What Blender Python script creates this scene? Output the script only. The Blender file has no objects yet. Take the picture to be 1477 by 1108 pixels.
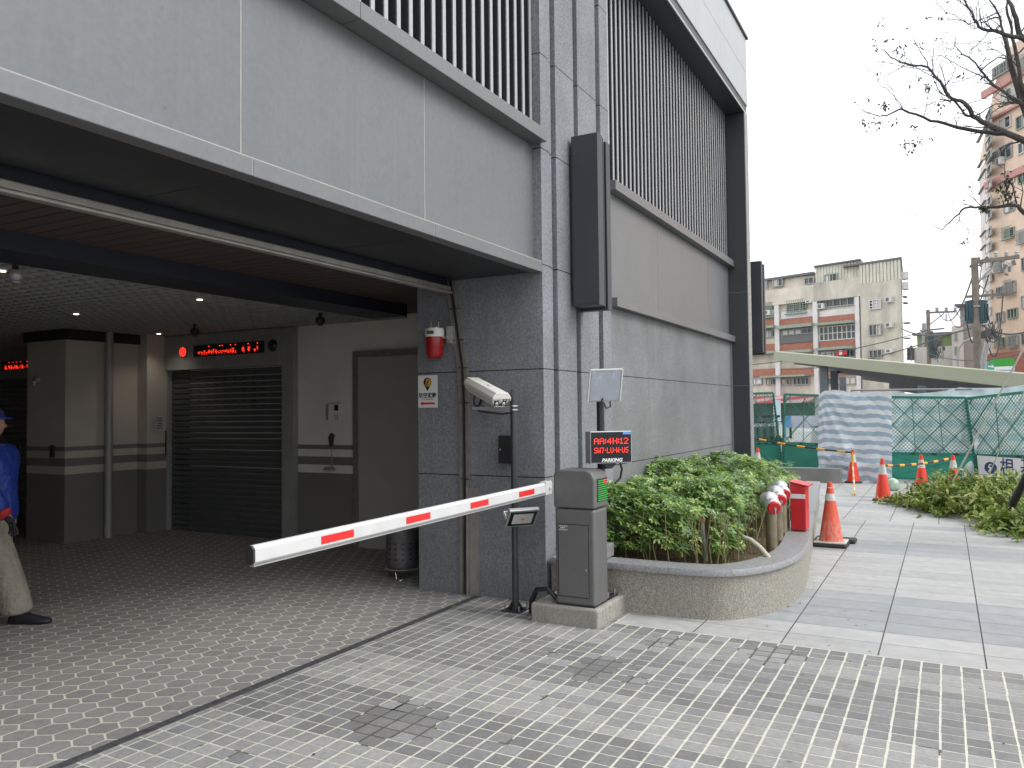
import bpy, bmesh, math, random
from mathutils import Vector, Matrix
random.seed(7)
RAD = math.radians
sc = bpy.context.scene
COL = sc.collection
# ------------------------------------------------------------------ camera
F, PITCH, ROLL, YAW, HC = 1150.0, RAD(1.9), RAD(0.62), RAD(28.5), 1.6
CX, CY = 738.5, 554.0
fw = Vector((math.cos(YAW)*math.cos(PITCH), math.sin(YAW)*math.cos(PITCH), math.sin(PITCH)))
rt = Vector((math.sin(YAW), -math.cos(YAW), 0)); up = rt.cross(fw)
c_, s_ = math.cos(ROLL), math.sin(ROLL)
R2 = rt*c_ - up*s_; U2 = rt*s_ + up*c_
EYE = Vector((0, 0, HC))
cam = bpy.data.cameras.new('camera'); cam.sensor_width = 36; cam.lens = F/1477*36
cam.clip_start = .05; cam.clip_end = 3000
camo = bpy.data.objects.new('camera', cam); COL.objects.link(camo)
m = Matrix((R2, U2, -fw)).transposed().to_4x4(); m.translation = EYE
camo.matrix_world = m
sc.camera = camo

def ray(px, py):
    return R2*((px-CX)/F) + U2*(-(py-CY)/F) + fw
def P(px, py, ax, val):                      # surveyed point on an axis-aligned plane
    d = ray(px, py); t = (val-EYE[ax])/d[ax]; return EYE + d*t
def G(px, py, z=0.0): return P(px, py, 2, z)
def AT(px, py, D):                           # point at horizontal distance D
    d = ray(px, py); return EYE + d*(D/math.hypot(d.x, d.y))

# ------------------------------------------------------------------ mesh helper
class MB:
    def __init__(s): s.v = []; s.f = []; s.c = []; s.M = None
    def add(s, vs, fs, col=None):
        o = len(s.v)
        if s.M is not None: vs = [s.M @ Vector(p) for p in vs]
        s.v += [tuple(p) for p in vs]
        for f in fs:
            s.f.append(tuple(i+o for i in f)); s.c.append(col)
        return s
    def box(s, x0, y0, z0, x1, y1, z1, col=None):
        if x0 > x1: x0, x1 = x1, x0
        if y0 > y1: y0, y1 = y1, y0
        if z0 > z1: z0, z1 = z1, z0
        v = [(x0,y0,z0),(x1,y0,z0),(x1,y1,z0),(x0,y1,z0),(x0,y0,z1),(x1,y0,z1),(x1,y1,z1),(x0,y1,z1)]
        return s.add(v, [(0,3,2,1),(4,5,6,7),(0,1,5,4),(1,2,6,5),(2,3,7,6),(3,0,4,7)], col)
    def obox(s, c, ax, ay, az, col=None):    # centre and three half-axis vectors
        c = Vector(c); v = []
        for k in (-1, 1):
            for i, j in ((-1,-1),(1,-1),(1,1),(-1,1)): v.append(c+ax*i+ay*j+az*k)
        return s.add(v, [(0,3,2,1),(4,5,6,7),(0,1,5,4),(1,2,6,5),(2,3,7,6),(3,0,4,7)], col)
    def beam(s, p0, p1, w, h, upv=(0,0,1), col=None):
        p0 = Vector(p0); p1 = Vector(p1); d = (p1-p0); L = d.length; d.normalize()
        a = d.cross(Vector(upv))
        if a.length < 1e-4: a = d.cross(Vector((1,0,0)))
        a.normalize(); b = a.cross(d)
        return s.obox((p0+p1)/2, d*(L/2), a*(w/2), b*(h/2), col)
    def tube(s, pts, r, n=8, col=None, cap=True):
        pts = [Vector(p) for p in pts]; N = len(pts)
        rs = r if isinstance(r, (list, tuple)) else [r]*N
        vs = []; prev = None
        for i, p in enumerate(pts):
            d = (pts[min(i+1, N-1)]-pts[max(i-1, 0)])
            d.normalize()
            if prev is None:
                a = d.cross(Vector((0,0,1)))
                if a.length < .1: a = d.cross(Vector((1,0,0)))
            else: a = prev - d*prev.dot(d)
            a.normalize(); prev = a; b = d.cross(a)
            for k in range(n):
                t = 2*math.pi*k/n; vs.append(p+(a*math.cos(t)+b*math.sin(t))*rs[i])
        fs = []
        for i in range(N-1):
            for k in range(n):
                fs.append((i*n+k, i*n+(k+1)%n, (i+1)*n+(k+1)%n, (i+1)*n+k))
        if cap: fs += [tuple(range(n-1,-1,-1)), tuple((N-1)*n+k for k in range(n))]
        return s.add(vs, fs, col)
    def lathe(s, prof, c=(0,0,0), n=24, M=None, col=None):
        c = Vector(c); vs = []
        for r, z in prof:
            for k in range(n):
                t = 2*math.pi*k/n; p = Vector((r*math.cos(t), r*math.sin(t), z))
                vs.append((M @ p if M else p)+c)
        fs = [(i*n+k, i*n+(k+1)%n, (i+1)*n+(k+1)%n, (i+1)*n+k) for i in range(len(prof)-1) for k in range(n)]
        fs += [tuple(range(n-1,-1,-1)), tuple((len(prof)-1)*n+k for k in range(n))]
        return s.add(vs, fs, col)
    def prism(s, poly, off, col=None):       # planar polygon of 3D points pushed by off
        poly = [Vector(p) for p in poly]; off = Vector(off); n = len(poly)
        vs = poly+[p+off for p in poly]
        fs = [tuple(range(n-1,-1,-1)), tuple(range(n, 2*n))]+[(i, (i+1)%n, n+(i+1)%n, n+i) for i in range(n)]
        return s.add(vs, fs, col)
    def build(s, name, mat, parent=None, smooth=False, bevel=0, seg=2, fix=True):
        me = bpy.data.meshes.new(name)
        o3 = Vector((0,0,0))
        if parent is not None:
            q = parent
            while q is not None: o3 = o3+q.location; q = q.parent
        me.from_pydata([(x-o3.x, y-o3.y, z-o3.z) for x, y, z in s.v], [], s.f)
        if any(c is not None for c in s.c):
            at = me.color_attributes.new('tone', 'FLOAT_COLOR', 'CORNER')
            buf = []
            for f, c in zip(s.f, s.c):
                c = c or (.5,.5,.5)
                buf += [c[0], c[1], c[2], 1.0]*len(f)
            at.data.foreach_set('color', buf)
        if fix:
            bm = bmesh.new(); bm.from_mesh(me)
            bmesh.ops.recalc_face_normals(bm, faces=bm.faces[:]); bm.to_mesh(me); bm.free()
        me.materials.append(mat)
        if smooth is True:
            me.polygons.foreach_set('use_smooth', [True]*len(me.polygons))
        elif smooth:
            me.polygons.foreach_set('use_smooth', [True]*len(me.polygons))
            me.set_sharp_from_angle(angle=RAD(smooth))
        o = bpy.data.objects.new(name, me); COL.objects.link(o)
        if parent is not None: o.parent = parent
        if bevel:
            b = o.modifiers.new('bevel', 'BEVEL'); b.width = bevel; b.segments = seg
            b.limit_method = 'ANGLE'; b.angle_limit = RAD(40); b.harden_normals = False
        return o

def tag(o, label, cat, group=None):
    o['label'] = label; o['category'] = cat
    if group: o['group'] = group
    return o
def thing(name, loc, label, cat, group=None):
    o = bpy.data.objects.new(name, None); o.empty_display_size = .1; COL.objects.link(o)
    o.location = loc; return tag(o, label, cat, group)
def struct(o): o['kind'] = 'structure'; return o
def copy_thing(r, loc, label, rz=0):
    c = r.copy(); COL.objects.link(c); c.location = loc; c.rotation_euler = (0,0,rz); c['label'] = label
    for ch in list(r.children):
        d = ch.copy(); COL.objects.link(d); d.parent = c
        for g in list(ch.children):
            e = g.copy(); COL.objects.link(e); e.parent = d
    return c

# ------------------------------------------------------------------ materials
def srgb(h):
    h = h.lstrip('#'); r = []
    for i in (0,2,4):
        c = int(h[i:i+2],16)/255; r.append(c/12.92 if c <= .04045 else ((c+.055)/1.055)**2.4)
    return tuple(r)
class NT:
    def __init__(s, name):
        s.m = bpy.data.materials.new(name); s.m.use_nodes = True; s.t = s.m.node_tree
        s.b = s.t.nodes['Principled BSDF']; s.pos = None
    def n(s, typ, **kw):
        x = s.t.nodes.new(typ)
        for k, v in kw.items(): setattr(x, k, v)
        return x
    def l(s, a, b): s.t.links.new(a, b)
    def P(s):
        if s.pos is None: s.pos = s.n('ShaderNodeNewGeometry').outputs['Position']
        return s.pos
    def noise(s, scale, detail=3, rough=.55, vec=None, stretch=None):
        x = s.n('ShaderNodeTexNoise'); x.inputs['Scale'].default_value = scale
        x.inputs['Detail'].default_value = detail; x.inputs['Roughness'].default_value = rough
        v = vec or s.P()
        if stretch:
            mp = s.n('ShaderNodeMapping'); mp.inputs['Scale'].default_value = stretch; s.l(v, mp.inputs['Vector']); v = mp.outputs[0]
        s.l(v, x.inputs['Vector']); return x.outputs['Fac']
    def ramp(s, fac, stops):
        r = s.n('ShaderNodeValToRGB'); e = r.color_ramp.elements
        while len(e) < len(stops): e.new(.5)
        for i, (p, c) in enumerate(stops):
            e[i].position = p
            if not isinstance(c, (tuple, list)): c = (c,c,c)
            e[i].color = (c[0],c[1],c[2],1)
        s.l(fac, r.inputs['Fac']); return r.outputs['Color']
    def mix(s, fac, a, b, mode='MIX'):
        x = s.n('ShaderNodeMix', data_type='RGBA', blend_type=mode)
        for v, i in ((fac, 0), (a, 6), (b, 7)):
            if hasattr(v, 'is_linked'): s.l(v, x.inputs[i])
            elif i == 0: x.inputs[0].default_value = v
            else: x.inputs[i].default_value = (v[0],v[1],v[2],1)
        return x.outputs[2]
    def math(s, op, a, b=None, c=None):
        x = s.n('ShaderNodeMath', operation=op)
        for i, v in enumerate((a, b, c)):
            if v is None: continue
            if hasattr(v, 'is_linked'): s.l(v, x.inputs[i])
            else: x.inputs[i].default_value = v
        return x.outputs[0]
    def bump(s, h, strength=.2, dist=.01):
        b = s.n('ShaderNodeBump'); b.inputs['Strength'].default_value = strength; b.inputs['Distance'].default_value = dist
        s.l(h, b.inputs['Height']); s.l(b.outputs[0], s.b.inputs['Normal'])
    def col(s, c):
        if hasattr(c, 'is_linked'): s.l(c, s.b.inputs['Base Color'])
        else: s.b.inputs['Base Color'].default_value = (c[0],c[1],c[2],1)
    def rough(s, r): s.b.inputs['Roughness'].default_value = r
    def roughv(s, fac, a, b):
        x = s.n('ShaderNodeMapRange'); x.inputs[3].default_value = a; x.inputs[4].default_value = b
        s.l(fac, x.inputs[0]); s.l(x.outputs[0], s.b.inputs['Roughness'])

def simple(name, c, rough=.5, metal=0, var=.12, scale=6, bump=0, bscale=60, stain=0, spec=.5, stretch=None, bdist=.004):
    t = NT(name); n1 = t.noise(scale, 4, stretch=stretch)
    lo = tuple(x*(1-var) for x in c); hi = tuple(min(1, x*(1+var)) for x in c)
    cc = t.ramp(n1, [(.3, lo), (.7, hi)])
    if stain:
        n2 = t.noise(scale*.35, 5, .65, stretch=(1,1,.35))
        cc = t.mix(t.ramp(n2, [(.42, 0), (.68, stain)]), cc, tuple(x*.35 for x in c))
    t.col(cc); t.roughv(n1, max(.05, rough-.08), min(1, rough+.08))
    t.b.inputs['Metallic'].default_value = metal; t.b.inputs['Specular IOR Level'].default_value = spec
    if bump: t.bump(t.noise(bscale, 3), bump, bdist)
    return t.m
def attr_mat(name, rough=.6, var=.2, scale=25, bump=.15, bscale=90, translucent=0, spec=.4, dirt=0):
    t = NT(name); a = t.n('ShaderNodeAttribute', attribute_name='tone').outputs['Color']
    n1 = t.noise(scale, 4, .6)
    cc = t.mix(1.0, a, t.ramp(n1, [(.25, 1-var), (.75, 1+var*.5)]), 'MULTIPLY')
    if dirt:
        n2 = t.noise(1.1, 6, .68); cc = t.mix(t.ramp(n2, [(.45, 0), (.75, dirt*1.5)]), cc, (.10,.095,.085))
        n3 = t.noise(.55, 5, .6, stretch=(.5,1.6,1)); cc = t.mix(t.ramp(n3, [(.5, 0), (.72, dirt*1.6)]), cc, (.42,.40,.36))
        vo = t.n('ShaderNodeTexVoronoi'); vo.inputs['Scale'].default_value = 3.1; t.l(t.P(), vo.inputs['Vector'])
        cc = t.mix(t.ramp(vo.outputs['Distance'], [(.03, .6), (.05, 0)]), cc, (.09,.085,.08))
    t.col(cc); t.roughv(n1, rough-.1, rough+.1); t.b.inputs['Specular IOR Level'].default_value = spec
    if bump: t.bump(t.noise(bscale, 3), bump, .003)
    if translucent:
        tr = t.n('ShaderNodeBsdfTranslucent'); t.l(cc, tr.inputs['Color'])
        mx = t.n('ShaderNodeMixShader'); mx.inputs[0].default_value = translucent
        out = t.t.nodes['Material Output']; t.l(t.b.outputs[0], mx.inputs[1]); t.l(tr.outputs[0], mx.inputs[2]); t.l(mx.outputs[0], out.inputs[0])
    return t.m
def emis(name, c, st):
    t = NT(name); t.col((.02,.02,.02)); t.b.inputs['Emission Color'].default_value = (c[0],c[1],c[2],1)
    t.b.inputs['Emission Strength'].default_value = st; return t.m
def stone(name, base, joints=(), contrast=.5, rough=.75, xj=()):
    t = NT(name)
    n1 = t.noise(140, 2, .6); n2 = t.noise(45, 4, .7); n3 = t.noise(1.3, 4, .6)
    lo = tuple(c*(1-contrast) for c in base); hi = tuple(c*(1+contrast*1.3) for c in base)
    cc = t.mix(.5, t.ramp(n1, [(.35, lo), (.68, hi)]), t.ramp(n2, [(.35, lo), (.65, hi)]))
    vo = t.n('ShaderNodeTexVoronoi'); vo.inputs['Scale'].default_value = 160; t.l(t.P(), vo.inputs['Vector'])
    cc = t.mix(t.ramp(vo.outputs['Distance'], [(.08, .4), (.2, 0)]), cc, (.32,.33,.35))
    cc = t.mix(1, cc, t.ramp(n3, [(.3, .8), (.7, 1.15)]), 'MULTIPLY')
    st = t.noise(2.2, 5, .65, stretch=(1.6,1.6,.16))
    cc = t.mix(t.ramp(st, [(.5, 0), (.75, .35)]), cc, tuple(c*.55 for c in base))
    sep = t.n('ShaderNodeSeparateXYZ'); t.l(t.P(), sep.inputs[0])
    acc = None
    for ax, zs in ((2, joints), (0, xj)):
        for z in zs:
            d = t.math('ABSOLUTE', t.math('SUBTRACT', sep.outputs[ax], z)); k = t.math('LESS_THAN', d, .0045)
            acc = k if acc is None else t.math('MAXIMUM', acc, k)
    if acc is not None: cc = t.mix(acc, cc, (.012,.012,.013))
    t.col(cc); t.rough(rough); t.b.inputs['Specular IOR Level'].default_value = .35
    t.bump(n2, .25, .004); return t.m
def panel(name, c, rough=.42, metal=.25, var=.07, grime=.25):
    t = NT(name); n1 = t.noise(30, 4, .65); n2 = t.noise(1.2, 5, .6)
    cc = t.ramp(n1, [(.3, tuple(x*(1-var) for x in c)), (.7, tuple(x*(1+var) for x in c))])
    st = t.noise(3, 5, .7, stretch=(1,1,.22))
    cc = t.mix(t.ramp(st, [(.48, 0), (.8, grime)]), cc, tuple(x*.6 for x in c))
    sp = t.noise(16, 2, .5); cc = t.mix(t.ramp(sp, [(.74, 0), (.77, .5)]), cc, tuple(x*.55 for x in c))
    dr = t.noise(26, 3, .6, stretch=(1,1,.02)); ar = t.noise(.9, 3, .6); cc = t.mix(t.math('MULTIPLY', t.ramp(dr, [(.55, 0), (.72, .2)]), t.ramp(ar, [(.42, 0), (.62, 1)])), cc, tuple(min(1,x*1.55) for x in c))
    sc_ = t.noise(70, 1, .4, stretch=(.25,1,.05)); cc = t.mix(t.ramp(sc_, [(.80, 0), (.82, .35)]), cc, tuple(min(1,x*2.2) for x in c))
    t.col(cc); t.roughv(n2, rough-.08, rough+.14); t.b.inputs['Metallic'].default_value = metal
    t.bump(t.noise(2.5, 2), .05, .01); return t.m

M = {}
ZJ = (1.04, 1.945, 2.82, 3.805, 4.615, 5.62)
M['stone'] = stone('dark_granite', (.185,.192,.205), ZJ, .45)
M['stone_wall'] = stone('granite_wall', (.165,.172,.172), (1.04, 1.945), .3, xj=())
M['panel'] = panel('grey_aluminium', (.135,.143,.148), .32, .08, .08, .35)
M['panel_trim'] = panel('grey_trim', (.155,.16,.162), .36)
M['panel_light'] = panel('pale_cladding', (.38,.395,.40), .5, .1)
M['joint'] = simple('pale_sealant', (.36,.345,.315), .8)
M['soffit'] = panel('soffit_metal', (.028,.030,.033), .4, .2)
M['charcoal'] = panel('charcoal_metal', (.055,.058,.066), .4, .3)
M['slat'] = panel('louvre_metal', (.36,.365,.37), .4, .2)
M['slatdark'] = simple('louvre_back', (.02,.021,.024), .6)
M['steel'] = simple('brushed_steel', (.40,.385,.35), .38, .6, .12, 12)
M['steel_dark'] = simple('dark_steel', (.30,.29,.265), .4, .6, .15, 12)
M['navy'] = simple('navy_paint', (.015,.018,.028), .5)
M['wood'] = simple('brown_ceiling', (.06,.042,.036), .6, 0, .25, 3, stretch=(12,1,1))
M['white_grid'] = simple('white_grid', (.34,.34,.325), .55)
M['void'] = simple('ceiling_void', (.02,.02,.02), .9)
M['plaster'] = simple('beige_plaster', (.6,.55,.48), .8, 0, .06, 2, .05, 40)
M['plaster_white'] = simple('white_plaster', (.48,.47,.44), .8, 0, .06, 2, .05, 40)
M['grey_paint'] = simple('grey_paint', (.085,.083,.08), .6, 0, .08, 2)
M['doorgrey'] = simple('door_paint', (.34,.33,.31), .5, 0, .05, 2)
M['shutter'] = simple('shutter_steel', (.105,.112,.118), .5, .4, .12, 4)
M['frame_grey'] = simple('frame_grey', (.32,.32,.31), .5, .2, .08, 4)
M['black'] = simple('black_plastic', (.018,.018,.02), .45)
M['black_metal'] = simple('black_metal', (.028,.029,.032), .38, .3)
M['pole_grey'] = simple('dark_grey_pole', (.05,.052,.055), .4, .3)
M['white_plastic'] = simple('white_plastic', (.68,.67,.62), .4, 0, .04)
M['white_paint'] = simple('white_paint', (.56,.56,.55), .34, 0, .06, 5, 0, 60, .12)
M['grey_alu'] = simple('grey_alu', (.42,.42,.42), .4, .5, .06)
M['chrome'] = simple('chrome', (.6,.6,.6), .2, 1, .05)
M['inlet'] = simple('inlet_metal', (.52,.52,.52), .32, .8, .03, 3)
M['red_tape'] = simple('red_reflective', (.62,.018,.016), .35, 0, .06, 40)
M['red_lens'] = simple('red_lens', (.32,.008,.01), .18, 0, .1)
M['red_paint'] = simple('red_paint', (.50,.012,.018), .35, 0, .1, 8)
M['cabinet'] = panel('cabinet_grey', (.125,.125,.122), .42, .15, .06, .35)
M['glass'] = simple('clear_cover', (.35,.36,.36), .08, 0, .05)
M['lens_dark'] = simple('dark_glass', (.015,.016,.02), .08)
M['concrete'] = simple('washed_concrete', (.29,.275,.24), .85, 0, .3, 90, .5, 150, .35)
M['pebble'] = simple('pebble_dash', (.27,.255,.215), .85, 0, .55, 120, .6, 130, .3)
M['capstone'] = simple('granite_cap', (.215,.217,.22), .5, 0, .25, 45, .15, 80)
M['soil'] = simple('soil', (.085,.055,.032), .95, 0, .5, 14, .8, 40)
M['cone'] = simple('cone_orange', (.66,.055,.018), .5, 0, .22, 6, 0, 60, .25)
def scuffed_cone():
    t = NT('cone_orange_scuffed'); sep = t.n('ShaderNodeSeparateXYZ'); t.l(t.P(), sep.inputs[0])
    n1 = t.noise(7, 5, .65); n2 = t.noise(38, 4, .7, stretch=(1,1,.35))
    low = t.math('MULTIPLY', t.ramp(t.math('ADD', sep.outputs[2], t.math('MULTIPLY', n1, .35)), [(.22, 1), (.62, .12)]), t.ramp(n2, [(.38, 0), (.62, .75)]))
    cc = t.mix(low, (.60,.060,.02), (.48,.36,.29)); cc = t.mix(t.ramp(n1, [(.55, 0), (.75, .35)]), cc, (.55,.18,.10))
    t.col(cc); t.rough(.6); t.bump(n2, .1, .004); return t.m
M['cone'] = scuffed_cone()
M['cone_new'] = simple('cone_red', (.72,.04,.016), .42, 0, .1, 6)
M['cone_white'] = simple('cone_band', (.52,.51,.47), .5, 0, .2, 20)
M['cone_base'] = simple('dirty_base', (.46,.43,.37), .7, 0, .25, 12)
M['rubber'] = simple('rubber', (.028,.027,.026), .75, 0, .3, 20)
M['yellow'] = simple('yellow_plastic', (.62,.33,.02), .5)
M['net'] = simple('green_net', (.022,.19,.13), .55, 0, .15, 10)
M['green_sheet'] = simple('green_sheet', (.035,.28,.20), .55, 0, .12, 3, 0, 60, .15)
M['zinc'] = simple('galvanised', (.30,.30,.29), .5, .5, .15, 15)
M['green_dark'] = simple('green_sheet_dark', (.02,.20,.14), .55, 0, .12, 3)
M['cream'] = simple('cream_wall', (.68,.62,.52), .85, 0, .1, 1.2, 0, 40, .55)
M['cream2'] = simple('stained_wall', (.60,.56,.47), .85, 0, .12, .8, 0, 40, .8)
M['white_wall'] = simple('white_wall', (.70,.68,.66), .8, 0, .08, 1, 0, 40, .25)
M['brick'] = simple('brick_red', (.38,.16,.11), .8, 0, .15, 3)
M['corrug'] = simple('corrugated', (.64,.63,.52), .55, 0, .12, 4, 0, 40, .35, stretch=(1,1,.1))
M['peach'] = simple('peach_tile', (.78,.60,.47), .75, 0, .08, 1, 0, 40, .2)
M['pinkband'] = simple('pink_band', (.52,.27,.24), .75)
M['pale_tile'] = simple('pale_tile', (.70,.64,.60), .75, 0, .08, 1)
M['win'] = simple('window_glass', (.07,.085,.085), .12, 0, .5, 1.4)
M['winframe'] = simple('window_frame', (.32,.33,.32), .5)
M['winwhite'] = simple('white_frame', (.6,.6,.58), .5)
M['tin'] = simple('tin_awning', (.28,.33,.27), .55, 0, .2)
M['greenwall'] = simple('green_corrugated', (.26,.36,.16), .6)
M['roofgrey'] = simple('grey_roof', (.14,.145,.15), .6)
M['canopy'] = simple('canopy_fascia', (.33,.34,.24), .5, .1, .06, .6)
M['canopy_under'] = simple('canopy_under', (.16,.18,.2), .5)
M['conc_pole'] = simple('concrete_pole', (.19,.16,.13), .85, 0, .25, 4)
M['transformer'] = simple('transformer', (.045,.085,.10), .5, .2)
M['wire'] = simple('wire', (.07,.07,.07), .6)
M['insul'] = simple('insulator', (.4,.38,.36), .4)
M['bark'] = simple('bark', (.075,.068,.06), .9, 0, .35, 22, .5, 60)
M['leaf'] = attr_mat('leaf', .30, .2, 30, 0, 90, .35, .7)
M['leaf2'] = attr_mat('cut_leaf', .42, .2, 30, 0, 90, .22, .4)
M['stem'] = simple('stem', (.15,.135,.05), .8, 0, .3, 40)
M['pale_pipe'] = simple('pale_pipe', (.42,.39,.30), .5)
M['tile'] = attr_mat('paver', .72, .22, 40, .25, 160, 0, .3, .085)
M['walk'] = attr_mat('walk_slab', .6, .16, 9, .1, 90, 0, .4, .12)
M['asphalt'] = simple('asphalt', (.16,.155,.15), .9, 0, .25, 8, .3, 60)
M['redled'] = emis('red_led', (1,.035,.015), 1.4)
M['redlamp'] = emis('red_lamp', (1,.03,.02), 1.1)
M['greenled'] = emis('green_led', (.03,.8,.06), .42)
M['spot'] = emis('spot_led', (1,.92,.75), 3)
M['paper'] = simple('paper', (.6,.6,.58), .7)
M['plateW'] = simple('sign_white', (.66,.66,.64), .45, 0, .03)
M['txt'] = simple('sign_black', (.02,.02,.022), .5)
M['txtW'] = simple('letter_white', (.75,.75,.75), .5)
M['txtnavy'] = simple('letter_navy', (.02,.035,.12), .5)
M['txtgrey'] = simple('letter_grey', (.28,.28,.3), .5)
M['bluesticker'] = simple('blue_sticker', (.12,.28,.6), .4)
M['skin'] = simple('skin', (.25,.13,.085), .5)
M['jacket'] = simple('blue_jacket', (.007,.03,.23), .6, 0, .2, 18, .8, 9, bdist=.05)
M['trousers'] = simple('khaki_trousers', (.25,.228,.18), .85, 0, .15, 20, .9, 10, bdist=.06)
M['shoe'] = simple('dark_shoe', (.012,.013,.022), .6)
M['glove'] = simple('dark_glove', (.015,.014,.02), .7)
M['red_cloth'] = simple('red_cuff', (.35,.015,.02), .7)
M['rope'] = simple('pale_rope', (.48,.47,.42), .8)
M['carwhite'] = simple('white_car_paint', (.7,.7,.68), .25)
M['red_awn'] = None
def stripes(name, c1, c2, freq, axis=2, fromuv=False, rough=.5, trans=0, noise=.0):
    t = NT(name); sep = t.n('ShaderNodeSeparateXYZ')
    if fromuv: t.l(t.n('ShaderNodeUVMap').outputs[0], sep.inputs[0])
    else: t.l(t.P(), sep.inputs[0])
    v = t.math('FRACT', t.math('MULTIPLY', sep.outputs[axis], freq))
    k = t.math('GREATER_THAN', v, .5)
    cc = t.mix(k, c1, c2)
    cc = t.mix(1, cc, t.ramp(t.noise(3, 4), [(.3, .85), (.7, 1.08)]), 'MULTIPLY')
    t.col(cc); t.rough(rough)
    if noise: t.bump(t.noise(9, 4, .6, stretch=(1,1,.5)), noise, .02)
    if trans:
        tr = t.n('ShaderNodeBsdfTranslucent'); t.l(cc, tr.inputs['Color'])
        mx = t.n('ShaderNodeMixShader'); mx.inputs[0].default_value = trans
        out = t.t.nodes['Material Output']; t.l(t.b.outputs[0], mx.inputs[1]); t.l(tr.outputs[0], mx.inputs[2]); t.l(mx.outputs[0], out.inputs[0])
    return t.m
M['tarp'] = stripes('striped_tarp', (.66,.69,.71), (.33,.42,.50), 10.5, 1, True, .38, .25, .25)
M['tarp_back'] = stripes('pale_tarp', (.78,.82,.83), (.58,.68,.72), 6.0, 1, True, .4, .25, .5)
M['red_awn'] = stripes('awning_stripes', (.62,.07,.10), (.66,.5,.5), .55, 0)
M['bwpole'] = None
def mat_plastic():
    t = NT('plastic_film'); t.col((.8,.82,.85)); t.rough(.16)
    tp = t.n('ShaderNodeBsdfTransparent'); mx = t.n('ShaderNodeMixShader')
    n = t.noise(14, 4, .7, stretch=(1,1,.6)); f = t.ramp(n, [(.5, .03), (.85, .5)]); t.l(f, mx.inputs[0])
    t.bump(t.noise(22, 3), .6, .02)
    out = t.t.nodes['Material Output']; t.l(tp.outputs[0], mx.inputs[1]); t.l(t.b.outputs[0], mx.inputs[2]); t.l(mx.outputs[0], out.inputs[0])
    return t.m
M['film'] = mat_plastic()
def mat_striped_wall(name, base):           # painted bands on the garage walls (by height)
    t = NT(name); sep = t.n('ShaderNodeSeparateXYZ'); t.l(t.P(), sep.inputs[0]); z = sep.outputs[2]
    dark = (.17,.165,.155); k = t.math('LESS_THAN', z, .86)
    for a, b in ((.96, 1.06), (1.15, 1.205)):
        k = t.math('MAXIMUM', k, t.math('MULTIPLY', t.math('GREATER_THAN', z, a), t.math('LESS_THAN', z, b)))
    cc = t.mix(k, base, dark)
    cc = t.mix(1, cc, t.ramp(t.noise(1.6, 4), [(.3, .9), (.7, 1.06)]), 'MULTIPLY')
    t.col(cc); t.rough(.75); t.bump(t.noise(60, 2), .05, .004); return t.m
M['band_wall'] = mat_striped_wall('banded_plaster', (.48,.44,.38))
M['band_white'] = mat_striped_wall('banded_white_plaster', (.70,.67,.61))

def text(name, s, size, Mx, mat, parent, ext=.001, align='CENTER', shear=0, bold=0, sx=1):
    cu = bpy.data.curves.new('t', 'FONT'); cu.body = s; cu.size = size; cu.align_x = align; cu.align_y = 'CENTER'
    cu.extrude = ext; cu.shear = shear; cu.offset = bold; cu.resolution_u = 3
    o = bpy.data.objects.new('t', cu); COL.objects.link(o)
    bpy.context.view_layer.update()
    me = bpy.data.meshes.new_from_object(o.evaluated_get(bpy.context.evaluated_depsgraph_get()))
    COL.objects.unlink(o); bpy.data.objects.remove(o)
    me.name = name
    off = Vector((0,0,0)); q = parent
    while q is not None: off += q.location; q = q.parent
    me.transform(Matrix.Translation(-off) @ Mx @ Matrix.Diagonal((sx,1,1,1))); me.materials.clear(); me.materials.append(mat)
    r = bpy.data.objects.new(name, me); COL.objects.link(r); r.parent = parent; return r
def frame_m(origin, right, upv):             # matrix: x=right, y=up, z=out
    r = Vector(right).normalized(); u = Vector(upv).normalized(); n = r.cross(u)
    mm = Matrix((r, u, n)).transposed().to_4x4(); mm.translation = Vector(origin); return mm

# ------------------------------------------------------------------ light
w = bpy.data.worlds.new('World'); sc.world = w; w.use_nodes = True
nt = w.node_tree; bg = nt.nodes['Background']
sky = nt.nodes.new('ShaderNodeTexSky'); sky.sky_type = 'NISHITA'; sky.sun_disc = False
SUN_EL, SUN_AZ = RAD(46), RAD(-78)          # from the street side, high
sky.sun_elevation = SUN_EL; sky.sun_rotation = RAD(90)-SUN_AZ
sky.air_density = 1.0; sky.dust_density = 4.0
hs = nt.nodes.new('ShaderNodeHueSaturation'); hs.inputs['Saturation'].default_value = .18
nt.links.new(sky.outputs[0], hs.inputs['Color'])
mx = nt.nodes.new('ShaderNodeMix'); mx.data_type = 'RGBA'; mx.inputs[0].default_value = .72
nt.links.new(hs.outputs[0], mx.inputs[6]); mx.inputs[7].default_value = (12.6,13.0,13.6,1)   # cloud deck
nt.links.new(mx.outputs[2], bg.inputs['Color']); bg.inputs['Strength'].default_value = .11
sl = bpy.data.lights.new('sun', 'SUN'); sl.energy = 1.5; sl.angle = RAD(25); sl.color = (1,.985,.965)
so = bpy.data.objects.new('sun', sl); COL.objects.link(so)
sd = Vector((math.cos(SUN_EL)*math.cos(SUN_AZ), math.cos(SUN_EL)*math.sin(SUN_AZ), math.sin(SUN_EL)))
so.rotation_euler = sd.to_track_quat('Z', 'Y').to_euler(); so.location = (0,-10,20)
sc.view_settings.view_transform = 'Standard'; sc.view_settings.look = 'None'
sc.view_settings.exposure = 0.50; sc.view_settings.gamma = 1.0
sc.cycles.max_bounces = 8; sc.cycles.diffuse_bounces = 4; sc.cycles.transparent_max_bounces = 12
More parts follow.
